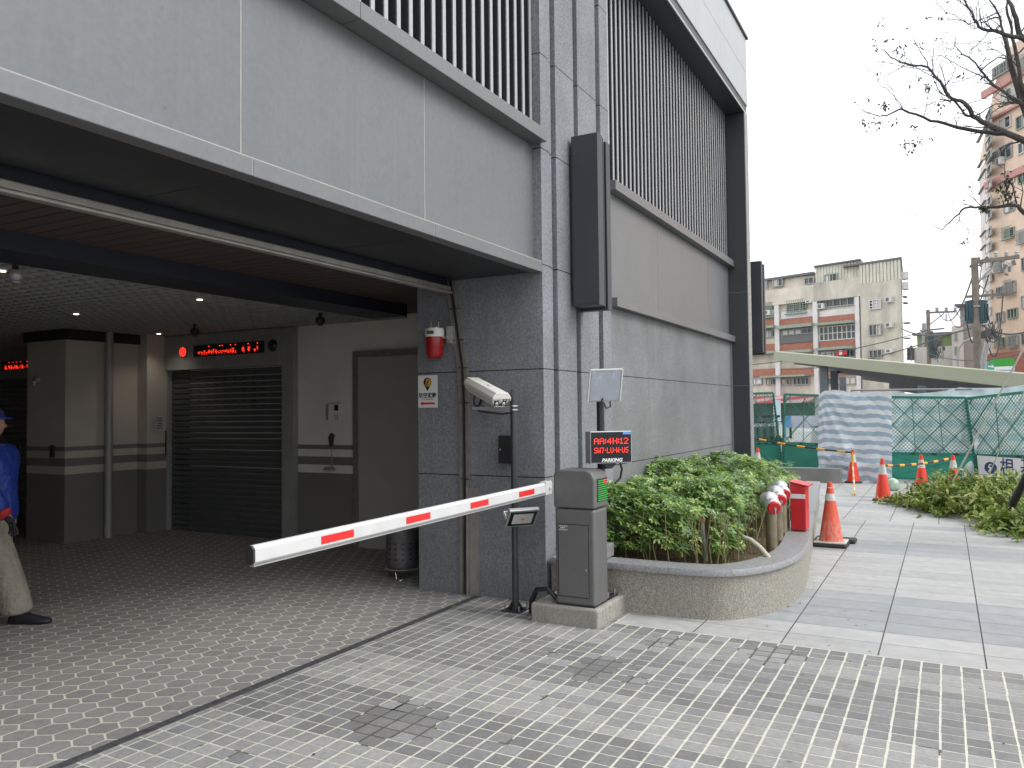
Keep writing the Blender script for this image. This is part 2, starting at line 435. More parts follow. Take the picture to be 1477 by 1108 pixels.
# ------------------------------------------------------------------ ground
o = MB().add([(-300,-300,-.03),(400,-300,-.03),(400,400,-.03),(-300,400,-.03)], [(0,1,2,3)]).build('ground', M['asphalt']); struct(o)
def jit(c, a): 
    k = 1+random.uniform(-a, a); return tuple(max(.01, x*k) for x in c)
GROUT = (.60,.58,.50)
# square pavers
DX = 5.64; T = .1073
d = MB()
d.add([(-3,-6,.0071),(DX,-6,.0071),(DX,3.545,.0071),(-3,3.545,.0071)], [(0,1,2,3)], GROUT)
d.add([(DX,2.2,.0072),(5.96,2.2,.0072),(5.96,3.545,.0072),(DX,3.545,.0072)], [(0,1,2,3)], GROUT)
def blob(cx, cy, rx, ry, z, col, n=22):
    ph = [random.uniform(.6, 1.15) for _ in range(n)]
    d.add([(cx+rx*ph[i]*math.cos(6.283*i/n), cy+ry*ph[i]*math.sin(6.283*i/n), z) for i in range(n)], [tuple(range(n))], col)
for b in ((3.33,2.55,.30,.30),(3.55,2.62,.14,.1),(4.60,1.95,.26,.16),(4.48,1.63,.10,.09),(5.33,1.02,.24,.22),(5.05,1.3,.07,.05),(4.0,2.0,.06,.03),(3.1,1.7,.09,.05),(4.2,.1,.05,.06),(2.7,2.95,.04,.08),(3.4,1.9,.05,.04),(5.3,1.75,.2,.12),(4.75,2.3,.05,.05)):
    blob(*b[:4], .0075, jit((.10,.085,.07), .2))
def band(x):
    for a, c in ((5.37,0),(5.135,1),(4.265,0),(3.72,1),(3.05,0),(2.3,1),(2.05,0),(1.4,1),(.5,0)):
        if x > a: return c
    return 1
i = 0
x = 3.159+T*27
while x > -3:
    y = 1.457-T*70
    while y < 3.54:
        x0, x1, y0, y1 = x-T, x, y, y+T
        if (x1 <= DX+.02 or (y0 > 2.2 and x0 < 5.95)) and y0 < 3.53 and y0 > -6:
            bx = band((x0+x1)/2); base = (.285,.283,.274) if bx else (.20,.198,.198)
            if random.random() < .13: base = (.245,.245,.25) if bx else (.255,.255,.255)
            c = jit(base, .15)
            gx = .0046+random.uniform(-.001,.001); gy = .0058+random.uniform(-.0012,.0012); z = .0082+random.uniform(-.0003,.0003)
            j = [random.uniform(-.0014,.0014) for _ in range(8)]
            x1c = min(x1, DX+.003 if y0 < 2.2 else 5.955); y1c = min(y1, 3.545)
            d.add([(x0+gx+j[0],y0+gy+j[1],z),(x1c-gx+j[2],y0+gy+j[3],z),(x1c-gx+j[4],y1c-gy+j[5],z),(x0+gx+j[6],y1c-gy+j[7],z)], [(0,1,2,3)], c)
        y += T
    x -= T
o = d.build('driveway', M['tile'], fix=False); struct(o)
# threshold strip
st = MB(); x = -3
while x < 5.93:
    L = random.uniform(.5,.9); st.box(x, 3.543, 0, min(x+L-.004,5.93), 3.600, .012); x += L
o = st.build('threshold_strip', simple('dark_strip', (.055,.055,.06), .7, 0, .4, 30, .3)); struct(o)
# hexagonal pavers
h = MB(); h.add([(-.5,3.597,.0060),(7.55,3.597,.0060),(7.55,15,.0060),(-.5,15,.0060)], [(0,1,2,3)], (.60,.57,.49))
def clip(poly, ymin):
    out = []
    for i in range(len(poly)):
        a, b = poly[i], poly[(i+1) % len(poly)]
        if a[1] >= ymin: out.append(a)
        if (a[1] >= ymin) != (b[1] >= ymin):
            t = (ymin-a[1])/(b[1]-a[1]); out.append((a[0]+t*(b[0]-a[0]), ymin))
    return out
R = .0845; sx, sy = R*1.5, R*math.sqrt(3)
for ci in range(-30, 45):
    for ri in range(-8, 70):
        cx = 2.739+ci*sx; cy = 4.172+ri*sy+(sy/2 if ci % 2 else 0)
        if cx < -.5 or cx > 7.6 or cy < 3.52 or cy > 13: continue
        r = R-.0062+random.uniform(-.0012,.0008)
        p = clip([(cx+r*math.cos(RAD(60*k))+random.uniform(-.001,.001), cy+r*math.sin(RAD(60*k))+random.uniform(-.001,.001)) for k in range(6)], 3.602)
        if len(p) < 3: continue
        z = .0070+random.uniform(-.0003,.0003)
        h.add([(a,b,z) for a,b in p], [tuple(range(len(p)))], jit((.245,.24,.23), .11))
o = h.build('garage_floor', M['tile'], fix=False); struct(o)
# sidewalk slabs: 60 cm wide, laid in 30 cm rows
k = MB(); k.add([(DX+.004,-8,-.001),(30,-8,-.001),(30,2.95,-.001),(DX+.004,2.95,-.001)], [(0,1,2,3)], (.13,.128,.12))
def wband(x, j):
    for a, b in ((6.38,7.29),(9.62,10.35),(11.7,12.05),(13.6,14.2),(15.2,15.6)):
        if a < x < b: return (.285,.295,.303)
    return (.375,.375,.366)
x = DX
while x < 29:
    x1 = x+.3
    offs = 0 if x < 12.1 else .3
    for j in range(-14, 6):
        y0 = 1.02+offs-.6*j; y1 = y0+.6
        if y0 > 3: continue
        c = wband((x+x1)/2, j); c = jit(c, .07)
        y1c = min(y1, 2.94)
        # each slab is struck in two or three slightly different streaks
        cuts = sorted([0, 1]+[random.uniform(.15,.85) for _ in range(random.choice((1,2,2,3)))])
        for a, b in zip(cuts, cuts[1:]):
            cc = jit(c, .04); xa = x+.3*a; xb = x+.3*b
            g0 = .0026 if a == 0 else 0; g1 = .0026 if b == 1 else 0
            k.add([(xa+g0,y0+.0045,.007),(xb-g1,y0+.0045,.007),(xb-g1,y1c-.0045,.007),(xa+g0,y1c-.0045,.007)], [(0,1,2,3)], cc)
    x = x1
o = k.build('sidewalk', M['walk'], fix=False); struct(o)
o = MB().add([(30.01,-60,-.012),(140,-60,-.012),(140,90,-.012),(30.01,90,-.012)], [(0,1,2,3)]).build('parking_lot', simple('lot_concrete', (.30,.285,.26), .9, 0, .2, 1.5, .2)); struct(o)

# ------------------------------------------------------------------ main building
YF = 2.93; XJ = 5.95
B = thing('parking_building', (6.7, 3.5, 0), 'dark grey stone and aluminium building with louvres and an open garage entrance', 'building')
prof = [(5.95,YF),(6.11,YF),(6.11,YF+.014),(6.18,YF+.014),(6.18,YF+.055),(6.25,YF+.055),(6.25,YF),(6.64,YF),(6.64,YF+.055),(6.735,YF+.055),(6.735,YF),(7.175,YF),(7.175,YF+.014),(7.21,YF+.014),(7.21,YF+.055),(7.285,YF+.055),(7.285,YF),(7.5,YF),(7.5,4.205),(5.95,4.205)]
MB().prism([(a,b,-.02) for a,b in prof], (0,0,6.3)).build('pilaster', M['stone'], B, bevel=.004)
MB().box(7.503,YF+.008,-.02,12.66,3.4,2.63).build('stone_wall', M['stone_wall'], B)
# right bay
MB().box(7.503,2.86,2.632,12.63,3.2,2.725).build('ledge', M['panel_trim'], B, bevel=.004)
for a, b in ((7.504,9.097),(9.103,11.377),(11.383,12.63)):
    MB().box(a,2.955,2.726,b,3.1,3.812).build('cladding_panel', M['panel'], B, bevel=.003)
MB().box(7.504,2.958,2.73,12.62,3.09,3.81).build('joint_backing', M['joint'], B)
for a, b in ((7.503,9.69),(9.694,12.63)):
    MB().box(a,2.86,3.814,b,3.2,3.915).build('sill', M['panel_trim'], B, bevel=.004)
def louvre(x0, x1, z0, z1, yfront, step):
    s = MB(); e_ = MB(); x = x0+step*.4
    while x < x1-.03:
        s.box(x, yfront+.0105, z0, x+.036, yfront+.11, z1); e_.box(x-.001, yfront, z0, x+.037, yfront+.010, z1); x += step
    g = s.build('louvre', M['charcoal'], B); e_.build('slat_edge', M['slat'], g)
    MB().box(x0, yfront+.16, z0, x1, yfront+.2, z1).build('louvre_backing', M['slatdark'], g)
louvre(7.504, 12.63, 3.916, 6.25, 2.955, .128)
louvre(-3, 5.948, 3.945, 6.25, 3.0, .132)
# fin and hood frame
f = MB(); f.box(12.632,2.668,-.02,12.85,3.2,1.945); f.box(12.632,2.668,1.955,12.85,3.2,3.41); f.box(12.632,2.668,3.42,12.85,3.2,6.246)
f.build('end_fin', M['charcoal'], B, bevel=.003)
f = MB(); f.box(12.628,2.655,-.02,12.85,2.6665,6.246); f.box(12.61,YF-.012,0,12.6305,YF+.006,2.63); f.box(12.64,2.672,1.946,12.84,3.1,1.954); f.box(12.64,2.672,3.411,12.84,3.1,3.419)
f.build('fin_trim', M['zinc'], B)
MB().box(-3,2.67,6.252,12.85,3.25,6.40).build('hood_soffit', M['charcoal'], B)
MB().box(-3,2.655,6.247,12.86,2.669,6.275).build('hood_trim', M['panel_light'], B)
pp = MB()
x = 12.86
while x > -3:
    pp.box(x-1.496, 2.655, 6.402, x, 2.8, 6.93); pp.box(x-1.496, 2.655, 6.934, x, 2.8, 7.49); x -= 1.5
pp.build('parapet', M['panel_light'], B, bevel=.002, seg=1)
MB().box(-3,2.625,7.492,12.89,3.1,7.53).build('coping', M['charcoal'], B)
gr = MB()
for i in range(7): gr.box(12.1-i*1.5-1.46, 2.98, 7.535, 12.1-i*1.5, 2.992, 8.35)
gr.build('glass_railing', M['glass'], B)
MB().box(-3,3.21,2.9,13.95,16,7.45).build('upper_storey', M['charcoal'], B)
MB().box(7.56,3.42,-.02,13.95,16,2.89).build('ground_storey', M['stone_wall'], B)
MB().box(12.86,2.945,-.02,13.95,3.41,7.44).build('corner_pier', M['stone'], B)
# garage fascia, drip, soffit
seams = [-3, -1.96, -.38, 1.20, 2.78, 4.36, 5.943]
for a, b in zip(seams, seams[1:]):
    MB().box(a+.004,3.01,2.846,b-.004,3.15,3.838).build('fascia_panel', M['panel'], B, bevel=.003)
    MB().box(a+.003,YF,2.752,b-.003 if b < 5.9 else 5.948,3.03,2.840).build('drip_edge', M['panel_trim'], B, bevel=.004)
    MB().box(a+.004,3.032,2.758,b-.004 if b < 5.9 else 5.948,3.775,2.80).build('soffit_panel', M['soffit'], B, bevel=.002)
jj = MB()
jj.box(-3,3.0125,2.847,5.946,3.14,3.837); jj.box(-3,YF+.004,2.8405,5.946,3.14,2.8455); jj.box(-3,YF+.004,2.757,5.946,3.02,2.839); jj.box(-3,3.034,2.762,5.946,3.77,2.799)
jj.build('joint_backing', M['joint'], B)
for a, b in ((-3,1.2),(1.2,3.53),(3.53,5.948)):
    MB().box(a+.002,2.87,3.84,b-.002,3.22,3.943).build('ledge', M['panel_trim'], B, bevel=.004)
# roller door lintel and bottom bar, guide rail
MB().box(-.5,3.85,2.70,5.9,3.93,2.9).build('lintel', M['navy'], B)
dr = MB(); dr.box(-.5,3.80,2.655,5.9,3.90,2.699); dr.box(-.5,3.785,2.632,5.9,3.85,2.654)
dr.build('roller_door', M['steel'], B, bevel=.008)
gpx = ((651,404),(657,445),(663,490),(668.5,530),(671,580),(672,690),(672.5,857))
gp = [P(a,b,0,5.945) for a,b in gpx]; gp[-1].z = 0
gr = MB()
for offy, wd, dep in ((-.034,.03,.035),(.034,.03,.035)):
    for a, b in zip(gp, gp[1:]):
        gr.beam(a+Vector((-dep/2+.004,offy,-.01)), b+Vector((-dep/2+.004,offy,.0)), dep, wd, (0,1,0))
rail = gr.build('guide_rail', M['steel_dark'], B)
gr = MB()
for a, b in zip(gp, gp[1:]): gr.beam(a+Vector((.001,0,0)), b+Vector((.001,0,0)), .012, .04, (0,1,0))
gr.build('slot', M['black'], rail)
ch = MB(); y0, y1 = P(692,800,0,5.95).y, P(677,800,0,5.95).y
ch.box(5.925,y0+.014,0,5.9465,y1-.014,.93); ch.box(5.905,y0,0,5.9465,y0+.012,.94); ch.box(5.905,y1-.012,0,5.9465,y1,.94)
for z in (.12,.4,.62): ch.lathe([(.008,0),(.006,.004)], (5.925,(y0+y1)/2,z), 8, Matrix.Rotation(RAD(-90),3,'Y'))
ch.build('rail_guard', M['steel'], B)
# ceilings
s = MB(); x = -.5
while x < 7.49:
    s.box(x,3.94,2.73,x+.108,5.5,2.75); x += .118
s.build('slat_ceiling', M['wood'], B); 
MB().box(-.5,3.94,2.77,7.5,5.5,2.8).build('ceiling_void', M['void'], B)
MB().box(-.5,4.98,2.61,6.86,5.44,2.76).build('ceiling_beam', M['navy'], B)
g = MB(); x = -.5
while x < 7.5: g.box(x,5.441,2.678,x+.026,12.2,2.738); x += .135
y = 5.441
while y < 12.2: g.box(-.5,y,2.680,7.49,y+.026,2.736); y += .135
g.build('eggcrate_ceiling', M['white_grid'], B)
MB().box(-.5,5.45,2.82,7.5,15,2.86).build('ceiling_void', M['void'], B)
# inner walls
MB().box(7.5,4.206,-.02,7.55,9.1,2.9).build('inner_wall', M['band_white'], B)
MB().box(7.1,9.46,-.02,7.55,9.72,2.9).build('inner_wall', M['band_wall'], B)
MB().box(6.09,9.66,-.02,7.54,10.47,2.9).build('column', M['band_wall'], B)
MB().box(6.05,9.6,2.55,7.5,10.5,2.68).build('dark_filler', M['void'], B)  # added box, near black to pass for the grid ceiling lost in darkness
MB().box(7.5,10.47,-.02,7.55,15,2.9).build('inner_wall', M['band_wall'], B)
MB().box(-.6,15,-.02,7.55,15.1,2.9).build('back_wall', M['plaster'], B)
MB().box(-.6,3.2,-.02,-.5,15,2.9).build('side_wall', M['plaster'], B)
MB().box(-3,YF,-.02,-.5,3.2,2.75).build('stone_wall', M['stone'], B)
pi = MB(); pi.tube([(6.64,9.6,0),(6.64,9.6,2.7)], .05, 14); pi.build('downpipe', M['frame_grey'], B, smooth=40)
# grey side door in the inner wall
D = MB().box(7.44,4.6,0,7.499,6.12,2.25).build('door', M['doorgrey'], B, bevel=.003)
fr = MB(); fr.box(7.425,6.121,0,7.499,6.19,2.32); fr.box(7.425,4.55,2.252,7.499,6.12,2.32); fr.build('door_frame', M['steel_dark'], D)
def lift_shutter(y0, y1, x, ztop):
    s = MB(); z = 0.0; n = 0
    while z < ztop:
        zz = min(z+.075, ztop)
        s.prism([(x,y0,z),(x,y0,zz-.006),(x-.014,y0,zz-.02),(x-.014,y0,z+.014)], (0,y1-y0,0)); z += .075
    S = s.build('roller_shutter', M['shutter'], B)
    v = MB()
    for r in range(6):
        for q in range(9): v.box(x-.0165, y1-.35-q*.17, ztop-.13-r*.075, x-.0145, y1-.41-q*.17, ztop-.118-r*.075)
    v.build('vent_slots', M['black'], S)
    f = MB(); f.box(x-.09,y0-.2,0,x-.005,y0-.002,2.67)
    f.build('shutter_frame', M['frame_grey'], S, bevel=.004); f = MB(); f.box(x-.09,y1+.002,0,x-.005,y1+.14,2.67); f.build('shutter_frame', M['frame_grey'], S, bevel=.004)
    hb = MB(); hb.box(x-.13,y0,ztop+.01,x-.005,y1+.1,2.67); H = hb.build('shutter_box', M['frame_grey'], S, bevel=.004)
    return S
lift_shutter(7.32, 9.45, 7.5, 2.19)
lift_shutter(11.3, 13.9, 7.5, 2.19)

# ------------------------------------------------------------------ things mounted in and on the building
def led_board(yc, zc, wy, hz, x, label, seed):
    rnd = random.Random(seed)
    t = thing('message_board', (x, yc, zc), label, 'LED sign', 'LED boards above the lift shutters')
    MB().box(x-.02,yc-wy/2,zc-hz/2,x,yc+wy/2,zc+hz/2).build('housing', M['black'], t)
    q = MB(); X = x-.0215; px = .0115
    cols = int(wy*.86/px)
    yl = yc+wy*.43
    c = 0
    while c < cols:
        if rnd.random() < .12: c += 2; continue
        wgl = rnd.choice((2,3,4)); hh = rnd.randint(3,6)
        if c > cols*.66 and rnd.random() < .45: c += 4; continue
        for i in range(wgl):
            lo = rnd.randint(0,2)
            for r in range(lo, hh):
                if rnd.random() < .78:
                    yy = yl-(c+i)*px; zz = zc-hz*.40+r*.0125+ (c/cols)*.004
                    q.add([(X,yy,zz),(X,yy-px*.8,zz),(X,yy-px*.8,zz+.0105),(X,yy,zz+.0105)], [(0,1,2,3)])
        if rnd.random() < .3:
            yy = yl-c*px; zz = zc+hz*.30
            q.add([(X,yy,zz),(X,yy-px*1.8,zz),(X,yy-px*1.8,zz+.012),(X,yy,zz+.012)], [(0,1,2,3)])
        c += wgl+1
    q.build('red_characters', M['redled'], t)
led_board(8.2, 2.44, 1.28, .15, 7.36, 'black message board with broken red characters over the grey roller shutter', 3)
led_board(12.72, 2.40, 1.2, .15, 7.36, 'red message board half hidden behind the beige column beyond the person', 4)
RY = Matrix.Rotation(RAD(-90), 3, 'Y')
t = thing('signal_lamp', (7.36, 9.06, 2.44), 'round lit red lamp left of the red message board', 'lamp')
MB().lathe([(.078,0),(.078,.012),(.07,.02)], (7.368,9.06,2.44), 24, RY).build('rim', M['frame_grey'], t)
MB().lathe([(.066,.018),(.06,.03),(.03,.038)], (7.368,9.06,2.44), 24, RY).build('lens', M['redlamp'], t, smooth=50)
t = thing('signal_lamp', (7.36, 7.42, 2.45), 'round unlit black lamp right of the red message board', 'lamp')
MB().lathe([(.078,0),(.078,.012),(.07,.02)], (7.368,7.42,2.45), 24, RY).build('rim', M['black'], t)
MB().lathe([(.066,.018),(.06,.03),(.03,.038)], (7.368,7.42,2.45), 24, RY).build('lens', M['lens_dark'], t, smooth=50)
for px, py, lab in ((288,430,'small lit ceiling spotlight just behind the dark beam, on the shutter side'),(110,451,'small lit ceiling spotlight in the middle of the grid ceiling'),(229,480,'small lit ceiling spotlight closest to the beige wall and the red signal lamp'),(3,388,'bright ceiling spotlight next to the hanging glass bulb sensor')):
    p = G(px, py, 2.68)
    t = thing('spotlight', p, lab, 'ceiling light', 'spotlights in the grid ceiling')
    MB().lathe([(.055,-.012),(.06,.0),(.055,.02)], p, 20).build('trim_ring', M['white_grid'], t, smooth=40)
    MB().lathe([(.026,-.02),(.022,-.014)], p, 16).build('lamp', M['spot'], t)
    ld = bpy.data.lights.new('spotlight_beam', 'SPOT'); ld.energy = 5; ld.spot_size = RAD(120); ld.spot_blend = .8; ld.color = (1,.9,.76); ld.shadow_soft_size = .03
    lo_ = bpy.data.objects.new('spotlight_beam', ld); COL.objects.link(lo_); lo_.parent = t; lo_.location = (0,0,-.03)
for px, py, lab in ((22,396,'glass bulb sensor hanging from the grid ceiling next to a bright spotlight'),(462,462,'small black ceiling camera near the beam end, above the white wall'),(281,478,'small black ceiling camera in front of the message board'),(72,492,'small dark ceiling camera in front of the beige column')):
    p = G(px, py, 2.6)
    glass = px == 22
    t = thing('ceiling_sensor' if glass else 'ceiling_camera', p, lab, 'sensor' if glass else 'camera', None if glass else 'cameras under the grid ceiling')
    MB().lathe([(.02,.02),(.02,.09)], p, 10).build('stem', M['black'], t)
    MB().lathe([(.02,-.05),(.05,-.03),(.055,0),(.045,.03)], p, 18).build('dome', M['grey_alu'] if glass else M['black'], t, smooth=50)
    MB().lathe([(.028,-.062),(.03,-.05)], p, 14).build('lens', M['glass'] if glass else M['lens_dark'], t)
# notice, call panel, wall lamp, bumpers
t = thing('notice', (7.09, 9.25, 1.47), 'small white paper notice taped on the beige wall next to the button panel', 'notice')
yq = P(231,612,0,7.09).y
MB().box(7.088,yq-.085,1.37,7.094,yq+.085,1.58).build('sheet', M['paper'], t)
q = MB()
for i in range(5): q.box(7.0855, yq-.06+random.uniform(0,.02), 1.54-i*.032, 7.0875, yq+.06-random.uniform(0,.02), 1.55-i*.032)
q.build('print', M['txt'], t)
t = thing('call_panel', (7.40, 9.5, 1.2), 'narrow black button panel with a red digit on the shutter frame below the notice', 'control panel')
yq = P(238,645,0,7.40).y
MB().box(7.385,yq-.03,1.02,7.405,yq+.03,1.37).build('plate', M['black'], t, bevel=.004)
MB().box(7.382,yq-.014,1.27,7.386,yq+.012,1.31).build('digit', M['redlamp'], t)
q = MB()
for i in range(3): q.lathe([(.011,0),(.011,.005)], (7.385,yq,1.07+i*.045), 12, RY)
q.build('buttons', M['steel'], t)
pq = P(55,548,0,6.085)
t = thing('wall_lamp', pq, 'small round grey wall lamp on the beige column', 'wall lamp')
MB().lathe([(.06,0),(.06,.02),(.03,.05)], pq, 20, RY).build('body', M['frame_grey'], t, smooth=50)
MB().lathe([(.02,-.05),(.035,-.02),(.035,.02)], pq+Vector((-.05,0,-.04)), 14).build('shade', M['grey_alu'], t, smooth=50)
for px, lab in ((29,'black rubber bumper on the column, the one nearer the person'),(77,'black rubber bumper on the column, the one nearer the column corner')):
    pq = P(px,651,0,6.085)
    t = tag(MB().box(pq.x-.03,pq.y-.04,pq.z-.08,pq.x,pq.y+.04,pq.z+.08).build('wall_bumper', M['rubber'], bevel=.012), lab, 'bumper', 'bumpers on the column')
# intercom and hanging tool on the right inner wall
pa, pb = P(472,582,0,7.49), P(492,607,0,7.49)
t = thing('intercom', (7.49,(pa.y+pb.y)/2,(pa.z+pb.z)/2), 'white wall intercom panel with a small grey screen beside the lift shutter', 'intercom')
yl, yr, z1, z0 = pa.y, pb.y, pa.z, pb.z
MB().box(7.455,yr,z0,7.499,yl,z1).build('case', M['white_plastic'], t, bevel=.008)
MB().box(7.449,yl-.055,z0+.012,7.4545,yl-.012,z1-.012).build('handset', M['grey_alu'], t, bevel=.006)
MB().box(7.451,yr+.014,z1-.09,7.4545,yr+.075,z1-.02).build('screen', M['lens_dark'], t)
q = MB()
for a in range(3):
    for b in range(3): q.box(7.451,yr+.016+a*.022,z0+.02+b*.02,7.4545,yr+.03+a*.022,z0+.032+b*.02)
q.build('keypad', M['txtgrey'], t)
pa = P(478,632,0,7.47); pb = P(479,676,0,7.47)
t = thing('grease_gun', pa, 'small black tool hanging by its cord on the striped inner wall', 'hanging tool')
MB().tube([(7.49,pa.y,pa.z+.04),(7.46,pa.y,pa.z),(7.47,pa.y,pa.z-.1)], [.03,.035,.02], 10).build('handle', M['black'], t, smooth=50)
MB().tube([(7.48,pa.y,pa.z-.08),(7.48,pa.y+.005,(pa.z+pb.z)/2),(7.48,pb.y,pb.z)], .006, 6).build('cord', M['frame_grey'], t)
MB().lathe([(.07,-.012),(.075,0),(.05,.02)], (7.42,pb.y,pb.z), 18).build('hook_plate', M['frame_grey'], t, smooth=50)

# alarm beacon on the jamb
pa = P(625,492,0,5.80)
t = thing('alarm_beacon', (5.82,pa.y,pa.z), 'red beacon lamp with a white cap on a bracket high on the dark jamb', 'beacon')
zt = pa.z
MB().lathe([(.005,-.155),(.055,-.15),(.072,-.12),(.078,-.02),(.08,.035)], (5.82,pa.y,zt), 28).build('lens', M['red_lens'], t, smooth=60)
q = MB(); q.lathe([(.083,.036),(.085,.05),(.085,.10),(.078,.112),(.02,.114)], (5.82,pa.y,zt), 28); q.lathe([(.012,.114),(.012,.125)], (5.82,pa.y-.02,zt), 12)
q.build('cap', M['white_plastic'], t, smooth=45)
ang = Vector((-.87,.5,0)); 
q = MB(); cen = Vector((5.82,pa.y,zt+.07))-Vector((.872,.49,0))*.085+Vector((-.49,.872,0))*.03
q.obox(cen, Vector((.49,-.872,0))*.03, Vector((.872,.49,0))*.003, Vector((0,0,1))*.014); q.build('maker_plate', M['txt'], t)
q = MB(); q.box(5.86,pa.y-.13,zt-.02,5.949,pa.y-.10,zt+.13); q.box(5.94,pa.y-.13,zt-.04,5.9495,pa.y+.1,zt+.13); q.box(5.83,pa.y-.12,zt+.02,5.9,pa.y,zt+.035)
q.build('bracket', M['grey_alu'], t)
q = MB()
for dy in (-.03,.05): q.tube([(5.84,pa.y+dy,zt+.11),(5.84,pa.y+dy,zt+.17)], .003, 6)
q.build('bolts', M['steel'], t)
# shelter sign
pa, pb = P(603,542,0,5.945), P(631,588,0,5.945)
yc, zc = (pa.y+pb.y)/2, (pa.z+pb.z)/2; wy, hz = abs(pa.y-pb.y), pa.z-pb.z
t = thing('shelter_sign', (5.945,yc,zc), 'white shelter sign with a yellow pin emblem, black characters and a red arrow', 'sign')
MB().box(5.943,yc-wy/2,zc-hz/2,5.949,yc+wy/2,zc+hz/2).build('plate', M['plateW'], t, bevel=.001, seg=1)
def fm(dy, dz, out=.0): return frame_m((5.9425-out, yc-dy, zc+dz), (0,-1,0), (0,0,1))
text('characters', '防空避難', hz*.165, fm(0,-hz*.13), M['txt'], t, .0004, bold=.0012)
text('small_characters', 'Air Defense Shelter', hz*.062, fm(0,-hz*.235), M['txt'], t, .0004, sx=.85)
X = 5.942
ez = zc+hz*.22
def disc(mb, dy, dz, r, x, n=28, a0=0, a1=360): 
    v = [(x, yc-dy-r*math.cos(RAD(a0+(a1-a0)*i/n)), ez+dz+r*math.sin(RAD(a0+(a1-a0)*i/n))) for i in range(n+1)]
    mb.add(v, [tuple(range(n+1))])
q = MB(); disc(q,0,.018,.043,X); q.add([(X,yc+.041,ez+.006),(X,yc-.041,ez+.006),(X,yc,ez-.062)], [(0,1,2)]); q.build('emblem_pin', M['txt'], t, fix=False)
q = MB(); disc(q,.002,.016,.036,X-.0008,24,-140,110); q.build('emblem_disc', M['yellow'], t, fix=False)
q = MB(); X2 = X-.0016
disc(q,.008,.034,.007,X2)
def st(a, b, wd):
    a = Vector((X2,yc-a[0],ez+a[1])); b = Vector((X2,yc-b[0],ez+b[1])); dd = (b-a).normalized(); nn = Vector((0,-dd.z,dd.y))*wd/2
    q.add([a+nn,b+nn,b-nn,a-nn], [(0,1,2,3)])
st((.006,.026),(-.006,.006),.008); st((-.006,.006),(-.018,.002),.006); st((-.006,.006),(.006,-.008),.006); st((.002,.02),(.016,.014),.005); st((.002,.02),(-.012,.022),.005); st((-.02,-.016),(.0,.0),.004); st((-.02,-.016),(-.008,-.018),.004)
q.build('emblem_figure', M['txt'], t, fix=False)
q = MB(); az = zc-hz*.37; aw = wy*.38
q.add([(X,yc+aw,az),(X,yc+aw-.03,az+.022),(X,yc+aw-.03,az+.009),(X,yc-aw,az+.009),(X,yc-aw,az-.009),(X,yc+aw-.03,az-.009),(X,yc+aw-.03,az-.022)], [tuple(range(7))])
q.build('arrow', M['red_tape'], t, fix=False)
# black box on jamb
pa, pb = P(725,628,0,5.94), P(738.5,668,0,5.94)
t = thing('lock_box', (5.9,(pa.y+pb.y)/2,pb.z), 'small black metal box on the jamb behind the camera pole', 'box')
MB().box(5.86,pb.y-.04,pb.z,5.949,pa.y,pa.z).build('case', M['black_metal'], t, bevel=.005)
MB().lathe([(.008,0),(.008,.006)], (5.86,pa.y-.02,(pa.z+pb.z)/2), 10, RY).build('keyhole', M['steel'], t)
# light boxes on the facade
def light_box(x, label, deco=None):
    t = thing('wall_light_box', (x,2.78,2.52), label, 'light box', 'tall dark light boxes on the facade')
    MB().box(x,2.645,2.52,x+.125,2.90,4.055).build('body', M['charcoal'], t, bevel=.004)
    MB().box(x-.004,2.66,2.54,x-.0005,2.885,4.03).build('face', M['charcoal'], t)
    MB().box(x+.127,2.675,2.53,x+.165,2.90,4.04).build('recess', M['black'], t)
    MB().box(x+.167,2.66,2.52,x+.185,2.90,4.05).build('rib', M['charcoal'], t)
    MB().box(x+.205,2.645,2.50,x+.30,2.9285,4.03).build('back_box', M['charcoal'], t, bevel=.004)
    MB().box(x+.02,2.90,2.7,x+.2,2.9285,3.9).build('mount', M['black'], t)
light_box(6.5, 'tall dark metal light box on the stone pilaster above the barrier')
light_box(13.63, 'tall dark metal light box beyond the far end fin of the building')
# ------------------------------------------------------------------ barrier, pole, display
tag(MB().box(5.41,2.25,-.01,6.06,2.80,.145).build('barrier_plinth', M['concrete'], None, bevel=.02, seg=3), 'washed concrete plinth under the barrier cabinet', 'plinth')
t = thing('barrier_gate', (5.575,2.44,.145), 'dark grey parking barrier cabinet with a lowered white arm with red stickers', 'barrier')
q = MB(); q.prism([(5.45,2.285,.15),(5.71,2.285,.15),(5.71,2.605,.15),(5.45,2.605,.15)], (0,0,.712))
q.build('cabinet', M['cabinet'], t, bevel=.022, seg=4)
q = MB()
zt = 1.15; ys = [(2.279,.867),(2.279,1.085),(2.30,1.135),(2.345,1.15),(2.57,1.15),(2.602,1.138),(2.612,1.11),(2.612,.867)]
q.prism([(5.445,a,b) for a,b in ys], (.27,0,0)); q.build('hood', M['cabinet'], t, bevel=.016, seg=3)
q = MB(); q.box(5.452,2.29,.146,5.708,2.60,.158); q.build('base_gasket', M['black'], t)
d_ = MB().box(5.445,2.335,.215,5.4495,2.575,.745).build('door', M['cabinet'], t, bevel=.002, seg=1)
q = MB()
for a in ((2.331,.211,2.3345,.749),(2.5755,.211,2.579,.749),(2.3345,.211,2.5755,.2145),(2.3345,.7455,2.5755,.749)): q.box(5.4455,a[0],a[1],5.4488,a[2],a[3])
q.build('seam', M['black'], d_)
q = MB(); q.lathe([(.008,0),(.008,.006)], (5.445,2.352,.42), 12, RY); q.box(5.437,2.348,.402,5.445,2.352,.414); q.build('lock', M['chrome'], d_)
q = MB(); q.box(5.4425,2.50,.70,5.4448,2.57,.738); q.build('maker_plate', M['grey_alu'], d_)
